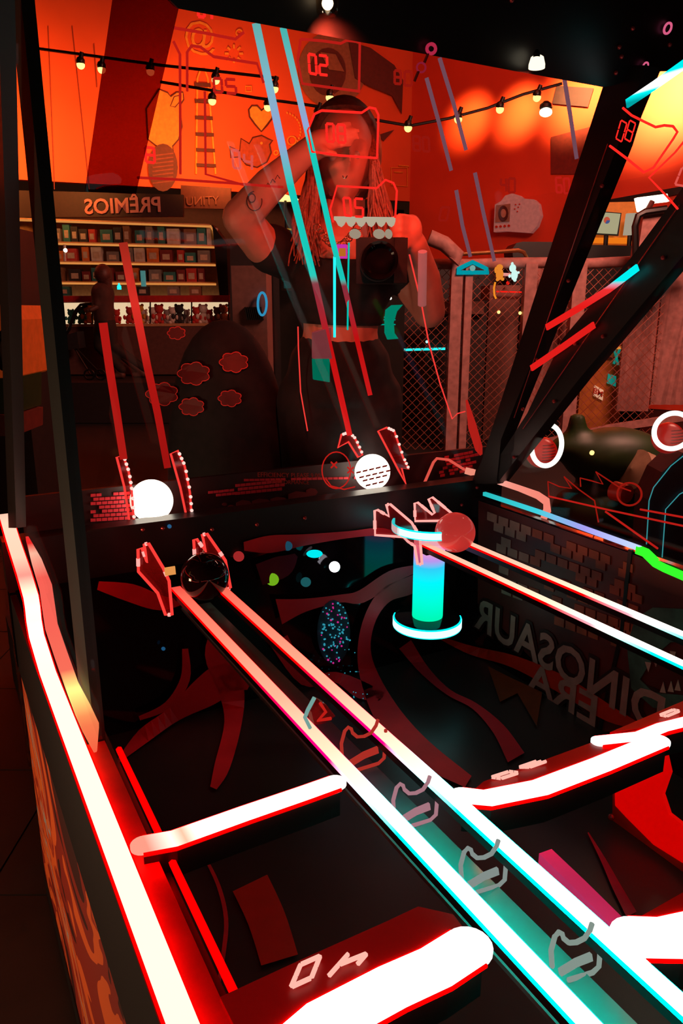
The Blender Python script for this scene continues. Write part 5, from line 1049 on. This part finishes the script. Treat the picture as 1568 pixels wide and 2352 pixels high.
# ball and plate reflections, built as glowing solids behind the pane
GB = emit('ball_glow', (1.3, 1.12, .9), 3.0)
for (x, y, r_, lb_) in ((348, 1150, .060, 'glowing white ball reflection behind the pane at left'), (855, 1084, .058, 'glowing white ball reflection with brick pattern behind the pane at centre')):
    cpt = Up(x, y, 2.10); t = thing('ball_reflection', lb_, 'ball', cpt - UP * r_, 'white ball reflections behind the pane'); part('shell', MB().sphere(cpt, r_, 32, 22), GB, t, True)
    if x > 500:
        m = MB()
        for rr_ in range(4):
            for q_ in range(5):
                xa = 818 + q_ * 15 + (rr_ % 2) * 7; ya = 1084 + rr_ * 11 - q_ * 3.5
                if math.hypot(xa + 5 - x, ya - y) > 38: continue
                m.prism([Up(a_, b_, 2.036 + .02 * (abs(xa - x) / 40) ** 2) for a_, b_ in ((xa, ya), (xa + 11, ya - 2.5), (xa + 10, ya + 1.5), (xa - 1, ya + 4))], -A, .001)
        part('brick_pattern', m, PRINTB, t, kind='stuff')
rb = pbr('rear_board', (.035, .002, .002), .5, 0, .4, 12)  # reflected print graphics, built as a board with raised bricks
bd = part('rear_board', MB().mbox((2.17, 2.185), (.2, 1.85), (.9, 1.10)), rb, gm, label='dark red board with reflected brick prints behind the pane')
m = MB(); R = random.Random(2)
def bricks(x0_, y0_, nx, ny, dx, dy, slope, sk=0):
    for j in range(ny):
        for i in range(nx):
            if R.random() < .12: continue
            xa = x0_ + i * dx + (j % 2) * dx / 2 + sk * j; ya = y0_ + j * dy + slope * (xa - x0_)
            m.prism([Up(a_, b_, 2.166) for a_, b_ in ((xa, ya), (xa + dx * .88, ya + slope * dx * .88), (xa + dx * .88, ya + dy * .72 + slope * dx * .88), (xa, ya + dy * .72))], -A, .003)
bricks(208, 1134, 7, 7, 13, 9.5, -.06); bricks(540, 1112, 9, 3, 12, 9, -.1); bricks(478, 1128, 5, 2, 12, 8, -.1); bricks(1020, 1048, 7, 6, 11, 8, -.2, -3); bricks(560, 1100, 24, 1, 12, 7, -.02)
part('printed_brick', m, PRINT, bd, kind='stuff')
m = MB()
for (x, y, a_, b_) in ((560, 1160, 20, 12), (600, 1155, 24, 10), (640, 1150, 22, 9), (685, 1140, 26, 12), (715, 1130, 14, 9), (530, 1165, 8, 6), (515, 1158, 6, 4)): m.prism([Up(p_, q_, 2.165) for p_, q_ in circ(x, y, a_, b_, 7)], -A, .003)
part('printed_stone', m, pbr('stone_print', (.2, .008, .01), .6), bd, kind='stuff')
part('printed_words', text_mb('EFFICIENCY PLEASE 9.00', Up(665, 1092, 2.1).lerp(Up(665, 1092, 2.1), 0), B + UP * -.12, UP, .020, .001), PRINTB, bd)
part('printed_words', text_mb('PERFORMANCE', Up(668, 1108, 2.1), B + UP * -.12, UP, .018, .001), PRINTB, bd)
t = thing('round_face_outline', 'red line drawing of a round face with crosses left of the centre ball', 'drawing', Up(770, 1110, 2.12)); part('ring', MB().tube([Up(x, y, 2.12) for x, y in circ(772, 1080, 33, 42, 24)], .0022, 5, True), REDDIM2, t, True)
m = MB()
for x, y in ((767, 1068), (805, 1080)): m.bar([Up(x - 7, y - 7, 2.12), Up(x + 7, y + 7, 2.12)], .005, .002, -A); m.bar([Up(x + 7, y - 7, 2.12), Up(x - 7, y + 7, 2.12)], .005, .002, -A)
part('cross_eye', m, REDDIM2, t); part('smile', MB().tube([Up(x, y, 2.12) for x, y in ((748, 1100), (760, 1116), (790, 1124), (815, 1118))], .0022, 5), REDDIM2, t, True)
for k, (px_, v_, lb_) in enumerate((([(268, 1050), (283, 1046), (296, 1085), (303, 1130), (308, 1200), (298, 1202), (286, 1120)], 0, 'left of the left ball reflection'), ([(392, 1042), (408, 1035), (424, 1070), (436, 1130), (440, 1182), (428, 1185), (414, 1120)], 0, 'right of the left ball reflection'), ([(776, 1028), (784, 998), (800, 992), (816, 1008), (832, 1045), (822, 1050), (800, 1015)], 0, 'above the centre ball reflection'), ([(868, 990), (888, 982), (905, 990), (925, 1050), (938, 1078), (922, 1075), (932, 1112), (915, 1080)], 0, 'right of the centre ball reflection'))):
    P_l = [Up(x, y, 2.06) for x, y in px_]; t = thing('plate_reflection', 'sparkling red plate reflection ' + lb_, 'acrylic guide', min(P_l, key=lambda q: q.z), 'plate reflections around the ball reflections')
    part('sheet', MB().prism(P_l, A, .008), ACR, t); part('lit_edge', MB().tube(P_l, .0035, 5, True), EDGE, t); m = MB()
    for i in range(3):
        a_, b_ = P_l[i + 1], P_l[i + 2]
        for s_ in (.2, .5, .8): m.sphere(a_.lerp(b_, s_) - A * .004, .005, 6, 5)
    part('bright_spot', m, emit('spark%d' % k, (1.3, .8, .7), 1.0), t, kind='stuff')
# outlined laptop-like panel near the beam foot and red strands
t = thing('red_outline_panel', 'red outlined panel with brick lines left of the beam foot', 'panel', Up(1020, 1108, 2.14)); part('edge', MB().tube([Up(x, y, 2.14) for x, y in ((975, 1108), (995, 1062), (1003, 1053), (1030, 1056), (1065, 1078), (1088, 1085))], .005, 6), emit('panel_edge', (.85, .10, .07), .9), t, True); part('tab', MB().prism([Up(x, y, 2.13) for x, y in ((1070, 1073), (1090, 1078), (1086, 1094), (1066, 1088))], -A, .006), emit('salmon_tab', (1.0, .32, .22), .9), t)
solo('red_string', MB().tube([T2(x, y, .12) for x, y in ((940, 585), (968, 700), (985, 790), (1010, 880), (1038, 962), (1050, 950), (1068, 945))], .0022, 6), EDGE, 'thin red cord running down right of the woman to the fence post', 'cord', smooth=True)
solo('red_drape_strip', MB().bar([T2(x, y, .12) for x, y in ((1072, 920), (1085, 980), (1100, 1030), (1105, 1045))], [.006, .03, .028, .01], .004, up=-TN), emit('drape_red', (.5, .015, .01), .9), 'dull red strip beside the beam foot', 'strip')
# right window reflections
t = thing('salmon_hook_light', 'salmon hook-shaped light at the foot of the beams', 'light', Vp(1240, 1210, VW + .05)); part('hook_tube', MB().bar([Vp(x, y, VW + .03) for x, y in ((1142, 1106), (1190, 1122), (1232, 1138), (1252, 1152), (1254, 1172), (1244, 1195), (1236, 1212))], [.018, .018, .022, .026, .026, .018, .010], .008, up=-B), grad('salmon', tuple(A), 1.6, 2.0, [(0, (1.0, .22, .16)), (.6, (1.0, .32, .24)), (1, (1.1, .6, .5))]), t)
for k, (x, y, rx, ry, lb_) in enumerate(((1255, 1023, 36, 50, 'oval white ring light reflection right of the beam foot'), (1545, 990, 45, 43, 'white ring light reflection cut by the right edge'))):
    DR = 2.6; c0 = Dp(x, y, DR); s_ = DR / 1823; t = thing('ring_light', lb_, 'ring light', c0 - UP * ry * s_, 'white ring light reflections')
    part('ring_tube', MB().tube([c0 + V3((rx * s_ * math.cos(a_), 0, ry * s_ * math.sin(a_))) for a_ in [2 * math.pi * i / 48 for i in range(48)]], .0085, 10, True), emit('ring_white%d' % k, (1.35, 1.3, 1.15), 1.1), t, True)
    c1_ = Dp(x - 12, y + 16, DR + .12); b_ = thing('striped_ball', 'red ball with dark stripes behind the %s ring light' % ('left', 'right')[k], 'ball', c1_ - UP * .055, 'striped red balls')
    part('shell', MB().sphere(c1_, .056, 28, 18), pbr('striped_shell%d' % k, (.75, .02, .012), .3, em=(1, .01, .005), es=.18), b_, True)
    m = MB()
    for j in range(7):
        z_ = -.03 + j * .0105; rr_ = math.sqrt(max(0, .0568 ** 2 - z_ ** 2)); m.tube([c1_ + V3((rr_ * math.sin(a_), -rr_ * math.cos(a_), z_ + .2 * rr_ * math.sin(a_) * .3)) for a_ in [-.2 + .95 * i / 10 for i in range(11)]], .0014, 4)
    part('stripe', m, MB_, b_, kind='stuff')
# green soft machine and ribbed roll
t = thing('green_inflatable', 'dim dark green rounded ride behind the ring lights', 'ride', V3((Dp(1420, 0, 5.2).x, 5.2, 0)))
GRN = pbr('dull_green', (.015, .035, .004), .5, 0, .3, 6)
b = MB(); g0 = Dp(1420, 1060, 5.2); b.sphere(Dp(1410, 1050, 5.2), .30, 20, 14, (1.2, .8, .7)); b.sphere(Dp(1345, 1030, 5.2), .2, 16, 12, (1.3, .8, .6)); b.sphere(Dp(1470, 1085, 5.2), .22, 16, 12); limb(b, [Dp(1325, 1040, 5.2), Dp(1325, 965, 5.2)], [.10, .06]); b.sphere(V3((g0.x, 5.2, .22)), .3, 16, 12, (1.5, .8, .73))
part('body', voxel(b, .03, 4), GRN, t, True)
part('ribbed_roll', MB().lathe(Dp(1525, 1110, 5.0), [(0, 0), (.10, 0)] + [(.13 + .012 * (i % 2), .01 + i * .02) for i in range(14)] + [(0, .3)], V3((-1, -.3, .45)), 28), pbr('beige_roll', (.35, .2, .12), .6), t, True)
part('indicator', MB().sphere(Dp(1359, 1040, 4.8), .016, 8, 6), WARM, t)
t = thing('outlined_cabinet', 'mauve cabinet with thin cyan edge lines at the right edge', 'cabinet', V3((Dp(1540, 0, 2.9).x, 2.9, 0)))
cbx = [(1484, 1255), (1490, 1150), (1520, 1085), (1568, 1040), (1640, 1040), (1640, 1330), (1500, 1290)]
bp_ = [Dp(x, y, 2.9) for x, y in cbx]; low = min(p.z for p in bp_)
part('panel', MB().prism([Dp(x, y, 2.9) for x, y in ((1484, 1400), (1484, 1255), (1490, 1150), (1520, 1085), (1568, 1040), (1700, 1040), (1700, 1400))], (0, 1, 0), .15), pbr('mauve_panel', (.12, .045, .055), .6), t)
part('stand', MB().box(V3((Dp(1590, 0, 2.98).x, 2.98, .31)), (.15, .07, .31)), BLACK, t)
for pts in ([(1484, 1250), (1490, 1150), (1500, 1120), (1540, 1070), (1590, 1030)], [(1520, 1280), (1528, 1170), (1560, 1135), (1600, 1115)]): part('edge_line', MB().tube([Dp(x, y, 2.89) for x, y in pts], .0022, 5), emit('edge_teal', (.05, .35, .38), .8), t, True)
for k, (ox, oy) in enumerate(((0, 0), (75, -8))):
    pts = [(1260, 1140), (1258, 1106), (1285, 1118), (1312, 1122), (1295, 1095), (1330, 1125), (1365, 1150), (1374, 1200)]
    if k: pts = [(1333, 1118), (1332, 1098), (1360, 1105), (1384, 1112), (1368, 1084), (1420, 1118), (1448, 1128)]
    solo('zigzag_reflection', MB().tube([Vp(x, y, VW + .12) for x, y in pts], .0022, 5), REDDIM3, ('faint red zigzag plate reflection below the ring light', 'second faint red zigzag plate reflection near the round spool')[k], 'line drawing', 'faint zigzag reflections', True)
t = thing('spool', 'faint red round spool right of the zigzag lines', 'spool', Vp(1445, 1165, VW + .2)); part('rim', MB().tube([Vp(x, y, VW + .2) for x, y in circ(1445, 1135, 28, 26, 24)], .003, 6, True), REDDIM3, t, True); part('drum', MB().lathe(Vp(1440, 1135, VW + .24), [(0, 0), (.028, 0), (.03, .05), (0, .05)], A, 20), PRINTB, t, True)
for k, pts in enumerate(([(1260, 1140), (1400, 1172), (1568, 1208)], [(1470, 1170), (1568, 1188)], [(1390, 1175), (1510, 1260)])): solo('red_rail', MB().tube([Vp(x, y, VW + .1) for x, y in pts], .003, 6), REDDIM2, ('long', 'short upper', 'dipping')[k] + ' thin red rail beyond the right pane', 'rail', 'thin red rails')
